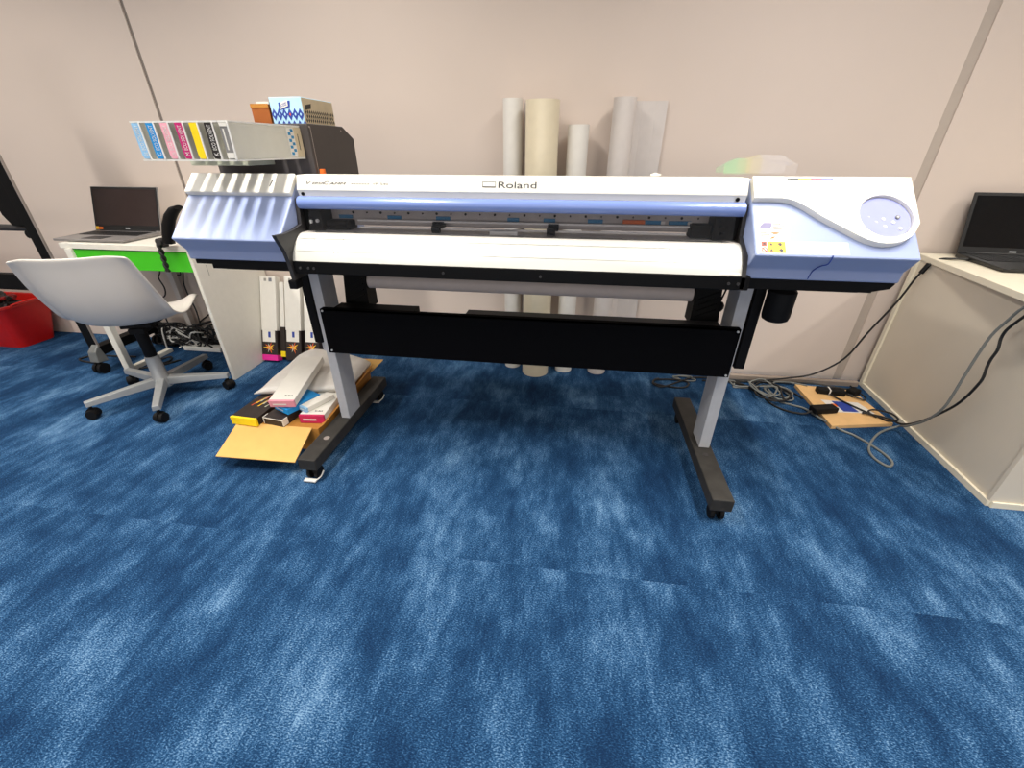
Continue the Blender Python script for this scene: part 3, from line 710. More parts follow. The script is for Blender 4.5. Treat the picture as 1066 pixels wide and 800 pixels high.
a = MB(); a.cyl((-2.045, 1.905, 0.795), (-2.045, 1.950, 0.795), 0.017, n=16); a.box(-2.05, -1.985, 1.915, 1.945, 0.782, 0.800); a.box(-2.058, -2.034, 1.918, 1.95, 0.766, 0.795)
a.build('joint', M['dark'], AR, bevel=0.002)
for ph in (0, PI):
    a = MB(); a.tube([(-2.050 - 0.010 * k / 12 + 0.007 * math.cos(ph + k * 1.1), 1.915 + 0.006 * math.sin(ph + k * 1.1) - 0.004, 0.785 - 0.0115 * k) for k in range(13)], 0.0065, 8, 4)
    a.build('twisted_cable', M['cablek'], AR)
# mouse-like puck right of the arm
tag(MB().lathe([(0.045, 0.7655), (0.048, 0.772), (0.042, 0.782), (0.02, 0.788), (0.002, 0.789)], -2.01, 2.10, 20).build('round_puck', M['rubber'], smooth=True), 'flat black round device on the desk behind the padded arm', 'device')

# cables on and under the desk
CBL = 'loose cables under the white desk'
def cable(name, label, pts, r, m, group=None, cat='cable', sub=6):
    o = MB().tube(pts, r, 7, sub).build(name, m, smooth=True); return tag(o, label, cat, group)
cable('power_cable', 'thin black cable hanging by the wall under green board, left one', [(-2.64, 2.415, 0.735), (-2.65, 2.415, 0.60), (-2.664, 2.415, 0.50), (-2.692, 2.415, 0.457), (-2.678, 2.415, 0.394), (-2.695, 2.415, 0.341), (-2.754, 2.415, 0.29), (-2.76, 2.41, 0.16), (-2.74, 2.40, 0.008)], 0.0045, M['cablek'])
cable('power_cable', 'thin black cable hanging near the white side panel', [(-2.48, 2.43, 0.735), (-2.50, 2.43, 0.60), (-2.508, 2.43, 0.503), (-2.534, 2.43, 0.426), (-2.535, 2.43, 0.348), (-2.52, 2.43, 0.22), (-2.53, 2.42, 0.06), (-2.50, 2.40, 0.006)], 0.0045, M['cablek'])
cable('power_cable', 'short black cable looped under the green board', [(-2.625, 2.44, 0.735), (-2.63, 2.44, 0.55), (-2.615, 2.44, 0.47), (-2.57, 2.445, 0.473), (-2.545, 2.445, 0.50), (-2.54, 2.445, 0.735)], 0.0035, M['cablek'])
cable('power_cable', 'black cable zigzagging on the wall near the side panel', [(-2.40, 2.45, 0.24), (-2.475, 2.45, 0.189), (-2.545, 2.45, 0.144), (-2.555, 2.45, 0.101), (-2.60, 2.45, 0.09), (-2.62, 2.45, 0.05)], 0.0045, M['cablek'])
rnd = random.Random(3)
for k in range(12):
    cx0 = -2.68 + 0.04 * (k % 6); pts = []
    for q in range(7):
        pts.append((min(-2.36, max(-2.770, cx0 + rnd.uniform(-0.20, 0.24))), 2.345 + rnd.uniform(-0.06, 0.06), 0.012 + rnd.uniform(0.0, 0.17) * (1 if 0 < q < 6 else 0.2)))
    o = MB().tube(pts, 0.0055, 7, 6).build('tangled_cable', M['cablek'], smooth=True)
    tag(o, 'black cable in the tangle on the floor under the desk', 'cable', CBL)
for k in range(5):
    pts = [(-2.62 + rnd.uniform(-0.12, 0.22), 2.31 + rnd.uniform(-0.03, 0.05), 0.02 + rnd.uniform(0, 0.15)) for q in range(6)]
    pts[0] = (pts[0][0], pts[0][1], 0.008)
    o = MB().tube(pts, 0.0045, 7, 6).build('tangled_cable', M['cablew'], smooth=True)
    tag(o, 'white cable in the tangle on the floor under the desk', 'cable', 'loose white cables under the white desk')
o = MB().box(-2.52, -2.33, 2.36, 2.40, 0.0, 0.042).build('power_strip', M['lapd'], bevel=0.004); tag(o, 'black power strip by the wall under the desk', 'power strip')
o = MB().box(-2.78, -2.69, 2.33, 2.39, 0.0, 0.11).build('power_adapter', M['rubber'], bevel=0.006); tag(o, 'chunky black adapter in the cable tangle under desk', 'adapter')
o = MB().box(-2.58, -2.30, 2.285, 2.345, 0.0, 0.030).build('cable_tray', M['white'], bevel=0.004); tag(o, 'white low cable channel on floor under the desk', 'cable channel')
cable('floor_cable', 'black cable lying in a loop left of the stand caster', [(-2.90, 2.02, 0.006), (-3.05, 2.03, 0.006), (-3.13, 2.06, 0.006), (-3.08, 2.12, 0.006), (-2.95, 2.13, 0.006), (-2.80, 2.14, 0.006)], 0.006, M['cablek'])
cable('floor_cable', 'black cable coiled on the desk floor runner', [(-2.62, 1.99, 0.008), (-2.56, 2.04, 0.008), (-2.52, 2.11, 0.01), (-2.56, 2.16, 0.012), (-2.60, 2.10, 0.010), (-2.55, 2.02, 0.008), (-2.47, 2.14, 0.006)], 0.006, M['cablek'])

# ------------------------------------------------------------------ office chair
CH = thing('office_chair', 'white plastic shell swivel chair on grey five-star base', 'chair', (-2.184, 1.745, 0), math.radians(20))
prof = [(-0.272, 0.805, 0.200, 0.035), (-0.262, 0.775, 0.206, 0.040), (-0.250, 0.70, 0.214, 0.055), (-0.236, 0.62, 0.220, 0.075), (-0.212, 0.545, 0.222, 0.090), (-0.170, 0.485, 0.222, 0.085), (-0.110, 0.450, 0.222, 0.060),
        (-0.03, 0.436, 0.222, 0.034), (0.06, 0.434, 0.220, 0.034), (0.14, 0.442, 0.216, 0.050), (0.205, 0.450, 0.208, 0.055), (0.245, 0.444, 0.196, 0.035)]
sh = MB(); NU = 14; grid = []
for i, (f, z, hw, cu) in enumerate(prof):
    a_ = Vector((0, prof[max(i - 1, 0)][0], prof[max(i - 1, 0)][1])); b_ = Vector((0, prof[min(i + 1, len(prof) - 1)][0], prof[min(i + 1, len(prof) - 1)][1]))
    d = (b_ - a_).normalized(); nrm = Vector((0, -d.z, d.y))
    row = []
    for k in range(-1, NU + 2):
        u = max(-1.0, min(1.0, -1 + 2 * k / NU))
        p = Vector((hw * u * (1 - 0.05 * abs(u) ** 4), f, z)) + nrm * (cu * abs(u) ** 2.6)
        if i == 0: p.z -= 0.018 * abs(u) ** 6
        if k in (-1, NU + 1): p += Vector((0.028 * u, 0, -0.002)) - nrm * 0.004
        row.append(p)
    grid.append(row)
V = [[sh.bm.verts.new(p) for p in row] for row in grid]
for i in range(len(V) - 1):
    for k in range(NU + 2): sh.bm.faces.new((V[i][k], V[i][k + 1], V[i + 1][k + 1], V[i + 1][k]))
o = sh.build('seat_shell', M['chair'], CH, local=True)
o.data.polygons.foreach_set('use_smooth', [True] * len(o.data.polygons))
sm_ = o.modifiers.new('thick', 'SOLIDIFY'); sm_.thickness = 0.014; sm_.offset = 0
ss = o.modifiers.new('sub', 'SUBSURF'); ss.levels = 2; ss.render_levels = 2
b = MB(); b.box(-0.07, 0.07, -0.02, 0.12, 0.400, 0.416); b.box(-0.035, 0.035, -0.03, 0.05, 0.372, 0.400); b.box(0.035, 0.15, 0.02, 0.030, 0.385, 0.393)
for sx in (-0.055, 0.055):
    for sy in (0.0, 0.1): b.cyl((sx, sy, 0.415), (sx, sy, 0.430), 0.010, n=10)
b.build('seat_mechanism', M['rubber'], CH, local=True, bevel=0.002)
b = MB().lathe([(0.024, 0.235), (0.027, 0.24), (0.027, 0.372)], 0, 0, 24); b.build('gas_column', M['rubber'], CH, local=True, smooth=True)
b = MB().lathe([(0.043, 0.060), (0.043, 0.11), (0.035, 0.13), (0.032, 0.235), (0.026, 0.24)], 0, 0, 28); base = b.build('hub', M['greymetal'], CH, local=True, smooth=True)
for k in range(5):
    an = math.radians(21 - 20 + 72 * k); d = Vector((math.cos(an), math.sin(an), 0)); s_ = Vector((-d.y, d.x, 0)); Z = Vector((0, 0, 1))
    b = MB()
    b.loft([[d * r_ + s_ * w_ + Z * zz for w_, zz in ((-hw, z0), (hw, z0), (hw * 0.8, z1), (-hw * 0.8, z1))] for r_, hw, z0, z1 in ((0.02, 0.024, 0.072, 0.116), (0.16, 0.021, 0.073, 0.108), (0.325, 0.018, 0.072, 0.098))])
    arm = b.build('base_arm', M['greymetal'], CH, local=True, bevel=0.003)
    c = MB(); p = d * 0.312
    c.cyl(p + Z * 0.056, p + Z * 0.074, 0.008, n=10)
    w2 = (s_ * 0.8 + d * 0.6).normalized()
    for sgn in (-1, 1): c.cyl(p + w2 * (0.005 * sgn) + Z * 0.0265, p + w2 * (0.023 * sgn) + Z * 0.0265, 0.0265, 0.024, n=20)
    c.cyl(p - w2 * 0.006 + Z * 0.03, p + w2 * 0.006 + Z * 0.03, 0.029, n=18)
    c.build('caster', M['rubber'], arm, local=True, smooth=True)

# ------------------------------------------------------------------ black stand and red bin at the left edge
SD = thing('plotter_stand', 'tall black steel stand with silver edge at the left wall', 'stand', (-2.83, 1.97, 0))
MB().box(-2.860, -2.7985, 1.955, 1.969, 0.155, 1.62).build('post', M['black'], SD, bevel=0.002)
MB().box(-2.798, -2.795, 1.955, 1.969, 0.155, 1.62).build('silver_strip', M['silver'], SD, bevel=0.002)
MB().slab([(-2.965, 1.957, 0.90), (-2.935, 1.957, 0.846), (-2.8605, 1.957, 0.846), (-2.8605, 1.957, 1.62), (-2.965, 1.957, 1.62)], (0, 0.05, 0)).build('side_plate', M['black'], SD, bevel=0.002)
MB().cyl((-4.3, 1.99, 0.830), (-2.875, 1.99, 0.830), 0.017, n=16).build('cross_bar', M['dark'], SD, smooth=True)
MB().cyl((-2.885, 1.99, 0.80), (-2.885, 1.97, 0.80), 0.020, n=14).build('knob', M['rubber'], SD)
MB().box(-4.3, -2.862, 1.965, 2.0, 0.490, 0.580).build('cross_beam', M['black'], SD, bevel=0.002)
b = MB(); b.box(-2.862, -2.795, 1.955, 2.40, 0.10, 0.155); b.build('foot_beam', M['black'], SD, bevel=0.003)
b = MB(); b.loft([[(-2.835, 1.905, 0.075), (-2.775, 1.905, 0.075), (-2.775, 1.97, 0.065), (-2.835, 1.97, 0.065)], [(-2.832, 1.915, 0.14), (-2.778, 1.915, 0.14), (-2.782, 1.954, 0.175), (-2.830, 1.954, 0.175)]])
b.build('foot_cap', M['capgrey'], SD, bevel=0.006)
c = MB(); c.cyl((-2.803, 1.93, 0.075), (-2.803, 1.93, 0.055), 0.014)
for sgn in (-1, 1): c.cyl((-2.803 + sgn * 0.006, 1.925, 0.0325), (-2.803 + sgn * 0.026, 1.925, 0.0325), 0.0325, n=20)
c.build('caster', M['rubber'], SD, smooth=True)
c = MB(); c.cyl((-2.83, 2.36, 0.10), (-2.83, 2.36, 0.05), 0.012)
for sgn in (-1, 1): c.cyl((-2.83 + sgn * 0.006, 2.36, 0.0325), (-2.83 + sgn * 0.026, 2.36, 0.0325), 0.0325, n=20)
c.build('caster', M['rubber'], SD, smooth=True)

BN = thing('storage_bin', 'red plastic bin of cables at the left edge', 'bin', (-3.9, 2.26, 0))
def rr(x0, x1, y0, y1, z, r=0.05, k=5):
    P = []
    for cx, cy, a0 in ((x1 - r, y1 - r, 0), (x0 + r, y1 - r, 90), (x0 + r, y0 + r, 180), (x1 - r, y0 + r, 270)):
        for q in range(k + 1):
            t = math.radians(a0 + 90 * q / k); P.append((cx + r * math.cos(t), cy + r * math.sin(t), z))
    return P
b = MB(); b.loft([rr(-4.18, -3.705, 2.165, 2.385, 0.0), rr(-4.24, -3.625, 2.115, 2.43, 0.285), rr(-4.25, -3.612, 2.105, 2.438, 0.288), rr(-4.25, -3.612, 2.105, 2.438, 0.302), rr(-4.232, -3.633, 2.122, 2.424, 0.302), rr(-4.175, -3.712, 2.172, 2.378, 0.012)])
b.build('tub', M['red'], BN, smooth=True)
b = MB(); b.tube([(-3.618, 2.17, 0.30), (-3.606, 2.20, 0.31), (-3.606, 2.34, 0.31), (-3.618, 2.37, 0.30)], 0.006, 8); b.build('handle', M['red'], BN)
for k in range(7):
    pts = [(-3.92 + rnd.uniform(-0.22, 0.20), 2.27 + rnd.uniform(-0.08, 0.08), 0.24 + rnd.uniform(0.0, 0.11)) for q in range(8)]
    o = MB().tube(pts, 0.013, 7, 5).build('bin_cable', M['redin'] if k % 3 == 1 else M['cablek'], smooth=True)
    tag(o, 'red cable heaped in the red bin' if k % 3 == 1 else 'black cable heaped in the red bin', 'cable', 'red cables in the bin' if k % 3 == 1 else 'black cables in the bin')

# ------------------------------------------------------------------ ink boxes leaning on the wall by the desk
LG = 'ink boxes leaning by the desk side panel'
UPV = Vector((0, 0.185, 0.495)).normalized(); NB = Vector((0, UPV.z, -UPV.y))     # up along the box, and into its thickness
def lean_box(x0, x1, yb, tab, label, L_=0.525, th=0.046, star=True):
    t = thing('ink_box', label, 'ink box', ((x0 + x1) / 2, yb, 0), 0, LG)
    base = Vector((0, yb, NB.y and 0.0)) + Vector((0, 0, th * 0.352))
    def q(x, u, o): return base + UPV * u + NB * o + Vector((x, 0, 0))
    def seg(mb, xa, xb, ua, ub, oa, ob): mb.slab([q(xa, ua, oa), q(xb, ua, oa), q(xb, ub, oa), q(xa, ub, oa)], NB * (ob - oa))
    b = MB(); seg(b, x0 + 0.001, x1 - 0.001, 0.19, L_, 0.001, th - 0.001); b.build('sleeve', M['boxw'], t, bevel=0.0015)
    b = MB(); seg(b, x0, x1, 0.036, 0.19, 0.0, th); b.build('printed_end', M['boxk'], t)
    b = MB(); seg(b, x0, x1, 0.0, 0.036, 0.0, th); b.build('colour_tab', tab, t)
    if star:
        xm = (x0 + x1) / 2
        b = MB(); seg(b, x0 + 0.008, x1 - 0.014, 0.118, 0.19, -0.0008, 0.0); lab = b.build('white_label', M['boxw'], t)
        b = MB(); seg(b, xm - 0.006, xm + 0.010, 0.146, 0.182, -0.0014, -0.0008); b.build('blue_square', M['navy'], t)
        b = MB()
        for k in range(10):
            an = 2 * PI * k / 10; r1 = 0.030 + 0.008 * (k % 3); b.m = k % 4
            c0 = (xm, 0.082); p1 = (c0[0] + r1 * math.cos(an), c0[1] + r1 * 0.9 * math.sin(an)); pw = 0.0065
            pa = (c0[0] + pw * math.cos(an + 1.5), c0[1] + pw * math.sin(an + 1.5)); pb = (c0[0] + pw * math.cos(an - 1.5), c0[1] + pw * math.sin(an - 1.5))
            b.slab([q(pa[0], pa[1], -0.0006 - 0.0001 * k), q(p1[0], p1[1], -0.0006 - 0.0001 * k), q(pb[0], pb[1], -0.0006 - 0.0001 * k)], NB * 0.0006)
        b.build('ink_splash', [M['orange'], M['amber'], M['redprint'], M['palegreen']], t)
        b = MB(); b.m = 0; seg(b, x0 + 0.030, x0 + 0.046, L_ - 0.030, L_ - 0.012, -0.0003, 0.001); b.m = 1; seg(b, x0 + 0.062, x0 + 0.082, L_ - 0.032, L_ - 0.010, -0.0003, 0.001)
        b.build('top_stamp', [M['inkpale'], M['led']], t)
lean_box(-1.928, -1.822, 2.195, M['magenta'], 'leaning white ink box with bright pink bottom tab')
lean_box(-1.815, -1.784, 2.225, M['yellow'], 'narrow edge of white ink box with yellow tab', 0.47, 0.09, False)
lean_box(-1.777, -1.672, 2.215, M['boxk'], 'leaning white ink box just behind the white bag')
lean_box(-1.655, -1.555, 2.225, M['boxk'], 'leaning ink box half hidden by the black strut', 0.50)

# ------------------------------------------------------------------ carton and ink boxes by the left foot
CA = thing('cardboard_carton', 'flat tan cardboard carton with front flap by left printer foot', 'carton', (-1.27, 1.65, 0))
MB().box(-1.440, -1.062, 1.395, 1.930, 0.0, 0.120).build('carton_body', M['cardd'], CA, bevel=0.002)
MB().slab([(-1.448, 1.392, 0.122), (-1.092, 1.397, 0.122), (-1.085, 1.232, 0.064), (-1.440, 1.222, 0.064)], (0, 0.001, -0.004)).build('front_flap', M['card'], CA)
MB().slab([(-1.062, 1.397, 0.121), (-1.044, 1.41, 0.132), (-1.030, 1.90, 0.175), (-1.062, 1.93, 0.121)], (-0.004, 0, 0.001)).build('side_flap', M['cardd'], CA)
MB().slab([(-1.30, 1.932, 0.121), (-1.062, 1.932, 0.121), (-1.010, 2.00, 0.170), (-1.30, 2.00, 0.165)], (0, 0.003, 0.002)).build('back_flap', M['card'], CA)
def lying(name, label, cx, yf, ang, W, L_, z0, T, body, tab, tilt=0.0, print_=None, roll_=0.0):
    """box lying with its end towards the camera: front end centre (cx, yf), heading ang from +y"""
    t = thing(name, label, 'ink box', (cx, yf, z0), 0, 'ink boxes piled on the tan carton')
    Mx = Matrix.Translation((cx, yf, z0)) @ Matrix.Rotation(math.radians(ang), 4, 'Z') @ Matrix.Rotation(math.radians(tilt), 4, 'X') @ Matrix.Rotation(math.radians(roll_), 4, 'Y')
    MB().box(-W / 2, W / 2, 0.012, L_, 0, T, Mx).build('body', body, t, bevel=0.0015)
    e_ = MB().box(-W / 2, W / 2, 0.0, 0.0118, 0, T, Mx).build('end_tab', tab, t, bevel=0.001)
    b = MB()
    if print_ == 'splash':
        for k in range(9):
            x = -W * 0.32 + 0.07 * W * k; b.m = k % 3
            y0 = 0.10 + 0.02 * (k % 4); b.slab([Mx @ Vector((x, y0, T + 0.0004)), Mx @ Vector((x + 0.008, y0 + 0.002, T + 0.0004)), Mx @ Vector((x + 0.014, y0 + 0.07, T + 0.0004))], Mx.to_3x3() @ Vector((0, 0, 0.0005)))
        b.build('ink_splash', [M['redprint'], M['amber'], M['palegreen']], t)
    elif print_:
        g_ = MB()
        for k in range(5): g_.box(W * 0.02 + 0.0075 * k, W * 0.02 + 0.0075 * k + (0.0055, 0.004, 0.006)[k % 3], 0.035, 0.043 - 0.002 * (k % 2), T + 0.0001, T + 0.0006, Mx)
        g_.build('small_print', M['ink'], t)
    if body is M['boxk'] and tab is M['boxk']:
        b2 = MB()
        for xa in (-W / 2 - 0.0006, W / 2 - 0.003): b2.box(xa, xa + 0.0036, -0.0008, 0.030, T * 0.1, T + 0.0006, Mx)
        b2.box(-W / 2, W / 2, -0.0012, 0.0, T * 0.88, T + 0.0004, Mx); b2.build('white_edge', M['boxw'], e_)
    if print_ != 'splash':
        b = MB(); b.box(-W * 0.36, W * 0.18, -0.0006, 0.0, T * 0.35, T * 0.55, Mx); b.build('end_print', M['boxw'], e_)
    return t
lying('ink_box', 'black ink box with a bright yellow end lying frontmost left', -1.400, 1.375, -3, 0.128, 0.44, 0.121, 0.038, M['boxk'], M['yellow'], 0.0, 'splash')
k = lying('ink_box', 'plain black box lying right of the yellow-ended box', -1.268, 1.392, -8, 0.105, 0.24, 0.121, 0.036, M['boxk'], M['boxk'], 0.0, 'splash')
lying('ink_box', 'ink box with bright blue end beneath the pink-ended box', -1.253, 1.440, -24, 0.098, 0.17, 0.1635, 0.026, M['cyan'], M['cyan'], -1.2, None)
lying('ink_box', 'white ink box with crimson end lying by the printer post', -1.108, 1.432, 6, 0.112, 0.42, 0.122, 0.040, M['boxw'], M['crimson'], 0.0, 'INK')
lying('ink_box', 'pale blue ended box wedged between blue and crimson ends', -1.160, 1.458, -24, 0.050, 0.15, 0.1635, 0.022, M['boxw'], M['lcyan'], 0.0, None)
lying('ink_box', 'white ink box with pale pink end on top of pile', -1.232, 1.432, 8, 0.112, 0.36, 0.196, 0.034, M['boxw'], M['pink'], 7.5, 'INK')
# the white bag over the back of the pile
bg = MB(); nx, ny = 16, 14
def bag2(i, j, low=False):
    u = i / nx; v = j / ny
    xl = -1.475 + 0.0 * v; xr = -1.045 - 0.01 * v
    x = xl + (xr - xl) * u; y = 1.60 + 0.34 * v + 0.05 * u * (1 - v) - 0.04 * (1 - u) * (1 - v)
    edge = (min(u, 1 - u) * 2) ** 0.45
    z = 0.172 + 0.012 * v + edge * (0.022 + 0.040 * v ** 0.7) * (1 if v < 0.95 else 0.8) + 0.030 * math.exp(-((u - 0.22) ** 2 + (v - 0.85) ** 2) / 0.03)
    z += 0.006 * math.sin(9 * u + 4 * v) * edge + 0.004 * math.sin(17 * u - 11 * v)
    if low: z = min(z - 0.004, 0.168)
    return (x, y, z)
T_ = [[bg.bm.verts.new(bag2(i, j)) for j in range(ny + 1)] for i in range(nx + 1)]
B_ = [[bg.bm.verts.new(bag2(i, j, True)) for j in range(ny + 1)] for i in range(nx + 1)]
for i in range(nx):
    for j in range(ny):
        bg.bm.faces.new((T_[i][j], T_[i + 1][j], T_[i + 1][j + 1], T_[i][j + 1])); bg.bm.faces.new((B_[i][j], B_[i][j + 1], B_[i + 1][j + 1], B_[i + 1][j]))
    for j in (0, ny): bg.bm.faces.new((T_[i][j], T_[i + 1][j], B_[i + 1][j], B_[i][j]))
for j in range(ny):
    for i in (0, nx): bg.bm.faces.new((T_[i][j], T_[i][j + 1], B_[i][j + 1], B_[i][j]))
o = bg.build('plastic_bag', M['bagw']); o.data.polygons.foreach_set('use_smooth', [True] * len(o.data.polygons))
tag(o, 'large crumpled white bag over the back of the box pile', 'plastic bag')

# ------------------------------------------------------------------ right cabinet with laptop
CB = thing('side_cabinet', 'cream boxed desk unit with recessed side panel at right', 'cabinet', (2.0, 1.9, 0))
def cx_(y): return 1.627 + (y - 1.433) / (2.41 - 1.433) * 0.062
b = MB(); b.slab([(cx_(1.445) + 0.012, 1.445, 0.0), (cx_(2.41) + 0.012, 2.41, 0.0), (cx_(2.41) + 0.012, 2.41, 0.715), (cx_(1.445) + 0.012, 1.445, 0.715)], (0.02, 0, 0)); b.build('side_panel', M['cab'], CB)
def strip(y0, y1, z0, z1, nm):
    b = MB(); b.slab([(cx_(y0), y0, z0), (cx_(y1), y1, z0), (cx_(y1), y1, z1), (cx_(y0), y0, z1)], (0.012, 0, 0)); b.build(nm, M['cabedge'], CB, bevel=0.0015)
strip(1.433, 2.41, 0.0, 0.026, 'bottom_edge'); strip(2.382, 2.41, 0.0265, 0.714, 'rear_edge')
b = MB(); b.box(1.630, 2.75, 1.433, 1.447, 0.026, 0.715); b.build('front_panel', M['cab'], CB)
b = MB(); b.box(1.640, 2.75, 1.425, 1.447, 0.0, 0.025); b.build('front_plinth', M['cabedge'], CB)
b = MB(); b.box(2.73, 2.75, 1.45, 2.41, 0.0, 0.715); b.build('far_side_panel', M['cab'], CB)
b = MB(); b.slab([(1.704, 2.43, 0.716), (1.574, 1.415, 0.716), (2.77, 1.415, 0.716), (2.77, 2.43, 0.716)], (0, 0, 0.026)); b.build('top_board', M['cabedge'], CB, bevel=0.002)
laptop('black laptop open on the cream cabinet at right', 1.800, 2.230, 2.035, 2.335, 0.7425, (2.405, 1.022), M['lapd'], M['screen2'], False, math.radians(-5))
cable('power_cable', 'black cable running from right laptop down across the wall', [(1.835, 2.30, 0.755), (1.80, 2.26, 0.752), (1.75, 2.27, 0.750), (1.705, 2.30, 0.735), (1.665, 2.31, 0.66), (1.64, 2.33, 0.52), (1.58, 2.345, 0.345), (1.52, 2.35, 0.18), (1.40, 2.355, 0.075), (1.25, 2.35, 0.037), (1.05, 2.34, 0.006), (0.95, 2.33, 0.006)], 0.005, M['cablek'])
o = MB().cyl((1.690, 2.312, 0.715), (1.670, 2.308, 0.670), 0.0105, n=12).build('ferrite_bead', M['rubber'], smooth=True); tag(o, 'black bead on the cable over the cabinet corner', 'ferrite bead')
cable('power_cable', 'smooth grey-black cable arching over the cabinet side', [(1.70, 1.50, 0.756), (1.63, 1.58, 0.751), (1.592, 1.64, 0.744), (1.588, 1.68, 0.704), (1.592, 1.708, 0.651), (1.592, 1.734, 0.58), (1.592, 1.743, 0.487), (1.592, 1.746, 0.387), (1.592, 1.747, 0.315), (1.592, 1.752, 0.248), (1.592, 1.775, 0.187), (1.592, 1.806, 0.136), (1.592, 1.865, 0.072), (1.598, 1.925, 0.026), (1.503, 1.882, 0.008), (1.396, 1.762, 0.006), (1.373, 1.682, 0.006), (1.399, 1.627, 0.006), (1.435, 1.664, 0.006), (1.427, 1.745, 0.0065), (1.381, 1.849, 0.006), (1.337, 1.89, 0.008), (1.285, 1.985, 0.010), (1.255, 2.067, 0.008), (1.21, 2.10, 0.006), (1.15, 2.13, 0.006)], 0.005, M['cableg'])
cable('power_cable', 'wavy black cable hanging on the cabinet side', [(1.72, 1.44, 0.756), (1.64, 1.53, 0.750), (1.602, 1.585, 0.7495), (1.586, 1.615, 0.738), (1.592, 1.65, 0.70), (1.606, 1.694, 0.645), (1.604, 1.707, 0.61), (1.608, 1.712, 0.576), (1.608, 1.70, 0.535), (1.608, 1.703, 0.495), (1.608, 1.70, 0.461), (1.608, 1.691, 0.421), (1.608, 1.694, 0.386), (1.610, 1.713, 0.317), (1.612, 1.744, 0.251), (1.612, 1.808, 0.156), (1.614, 1.87, 0.085), (1.614, 1.93, 0.040), (1.605, 1.985, 0.030), (1.56, 2.01, 0.030), (1.50, 2.03, 0.030)], 0.005, M['cablek'])

# board on the floor with adapters
BD = thing('wooden_board', 'pale wooden board lying on floor against the cream cabinet', 'board', (1.45, 2.1, 0))
MB().slab([(1.300, 1.900, 0.001), (1.610, 1.965, 0.001), (1.590, 2.285, 0.001), (1.305, 2.320, 0.001)], (0, 0, 0.019)).build('plank', M['wood'], BD, bevel=0.001)
b = MB(); b.m = 0; b.slab([(1.385, 2.035, 0.0202), (1.572, 2.045, 0.0202), (1.545, 2.150, 0.0202), (1.365, 2.155, 0.0202)], (0, 0, 0.0006)); b.m = 1
b.slab([(1.425, 2.045, 0.0209), (1.500, 2.050, 0.0209), (1.480, 2.145, 0.0209), (1.415, 2.148, 0.0209)], (0, 0, 0.0005)); b.m = 2
b.slab([(1.402, 2.09, 0.0209), (1.424, 2.09, 0.0209), (1.424, 2.12, 0.0209), (1.400, 2.12, 0.0209)], (0, 0, 0.0005))
b.build('printed_label', [M['paper'], M['navy'], M['orange']], BD)
def adapter(label, x, y, ang, w_, l_, z=0.0205, h_=0.030, stripe=False):
    t = thing('power_adapter', label, 'adapter', (x, y, z), math.radians(ang))
    MB().box(-l_ / 2, l_ / 2, -w_ / 2, w_ / 2, 0, h_).build('brick', M['rubber'], t, local=True, bevel=0.005)
    if stripe: MB().box(-0.012, -0.005, -w_ / 2 - 0.0005, w_ / 2 + 0.0005, 0.0005, h_ + 0.0006).build('white_band', M['white'], t, local=True)
    b = MB(); b.cyl((l_ / 2 - 0.004, 0, h_ / 2), (l_ / 2 + 0.016, 0, h_ / 2), 0.007, 0.004, n=10); b.build('strain_relief', M['rubber'], t, local=True)
adapter('black power adapter with white band near skirting on board', 1.445, 2.232, -8, 0.042, 0.135, stripe=True)
adapter('black power adapter straddling the front left board edge', 1.318, 2.030, 14, 0.050, 0.125, z=0.0205)
adapter('black plug block by the cabinet corner on the board', 1.560, 2.235, 30, 0.045, 0.06, h_=0.035)
cable('power_cable', 'black cable looped from banded adapter past the plug', [(1.52, 2.225, 0.033), (1.58, 2.17, 0.028), (1.605, 2.20, 0.028), (1.60, 2.26, 0.028), (1.565, 2.285, 0.05)], 0.004, M['cablek'])
cable('power_cable', 'black cable crossing the printed label on board', [(1.43, 2.205, 0.032), (1.47, 2.14, 0.026), (1.52, 2.06, 0.026), (1.56, 2.01, 0.026), (1.585, 1.97, 0.028), (1.61, 1.95, 0.05), (1.598, 1.99, 0.06), (1.57, 2.06, 0.035), (1.54, 2.05, 0.027), (1.55, 2.0, 0.027)], 0.0045, M['cablek'])
cable('power_cable', 'black cable running from the front adapter into the coil', [(1.255, 2.012, 0.03), (1.22, 2.01, 0.012), (1.15, 2.04, 0.006), (1.10, 2.10, 0.006), (1.08, 2.20, 0.006), (1.02, 2.28, 0.006), (0.93, 2.33, 0.006), (0.80, 2.32, 0.006)], 0.005, M['cablek'])
cable('power_cable', 'black cable from the board plug along the skirting', [(1.54, 2.26, 0.04), (1.48, 2.30, 0.03), (1.38, 2.335, 0.024), (1.28, 2.345, 0.012), (1.15, 2.36, 0.006), (1.02, 2.355, 0.006), (0.90, 2.35, 0.006)], 0.005, M['cablek'])
rnd = random.Random(11)
def coil(label, cx, cy, rx, ry, turns, r, m, z0=0.006, ph=0.0, tail=None):
    pts = []
    for k in range(int(turns * 10) + 1):
        t = ph + 2 * PI * k / 10; w_ = 1 + 0.20 * math.sin(k * 0.9 + ph)
        pts.append((cx + rx * w_ * math.cos(t) + 0.012 * math.sin(k * 1.7), cy + ry * w_ * math.sin(t), z0 + r + 0.0035 * (k / 10) + 0.002 * math.sin(k)))
    if tail: pts += tail
    return cable('coiled_cable', label, pts, r, m, None, 'cable', 4)
coil('grey cable coiled loosely on carpet left of the board', 1.175, 2.215, 0.055, 0.075, 3.2, 0.0045, M['cableg'], tail=[(1.20, 2.33, 0.02), (1.28, 2.35, 0.014), (1.36, 2.30, 0.026)])
coil('black cable coiled among grey loops left of board', 1.13, 2.20, 0.075, 0.095, 2.3, 0.005, M['cablek'], 0.016, 1.2, tail=[(1.00, 2.30, 0.012), (0.92, 2.33, 0.008)])
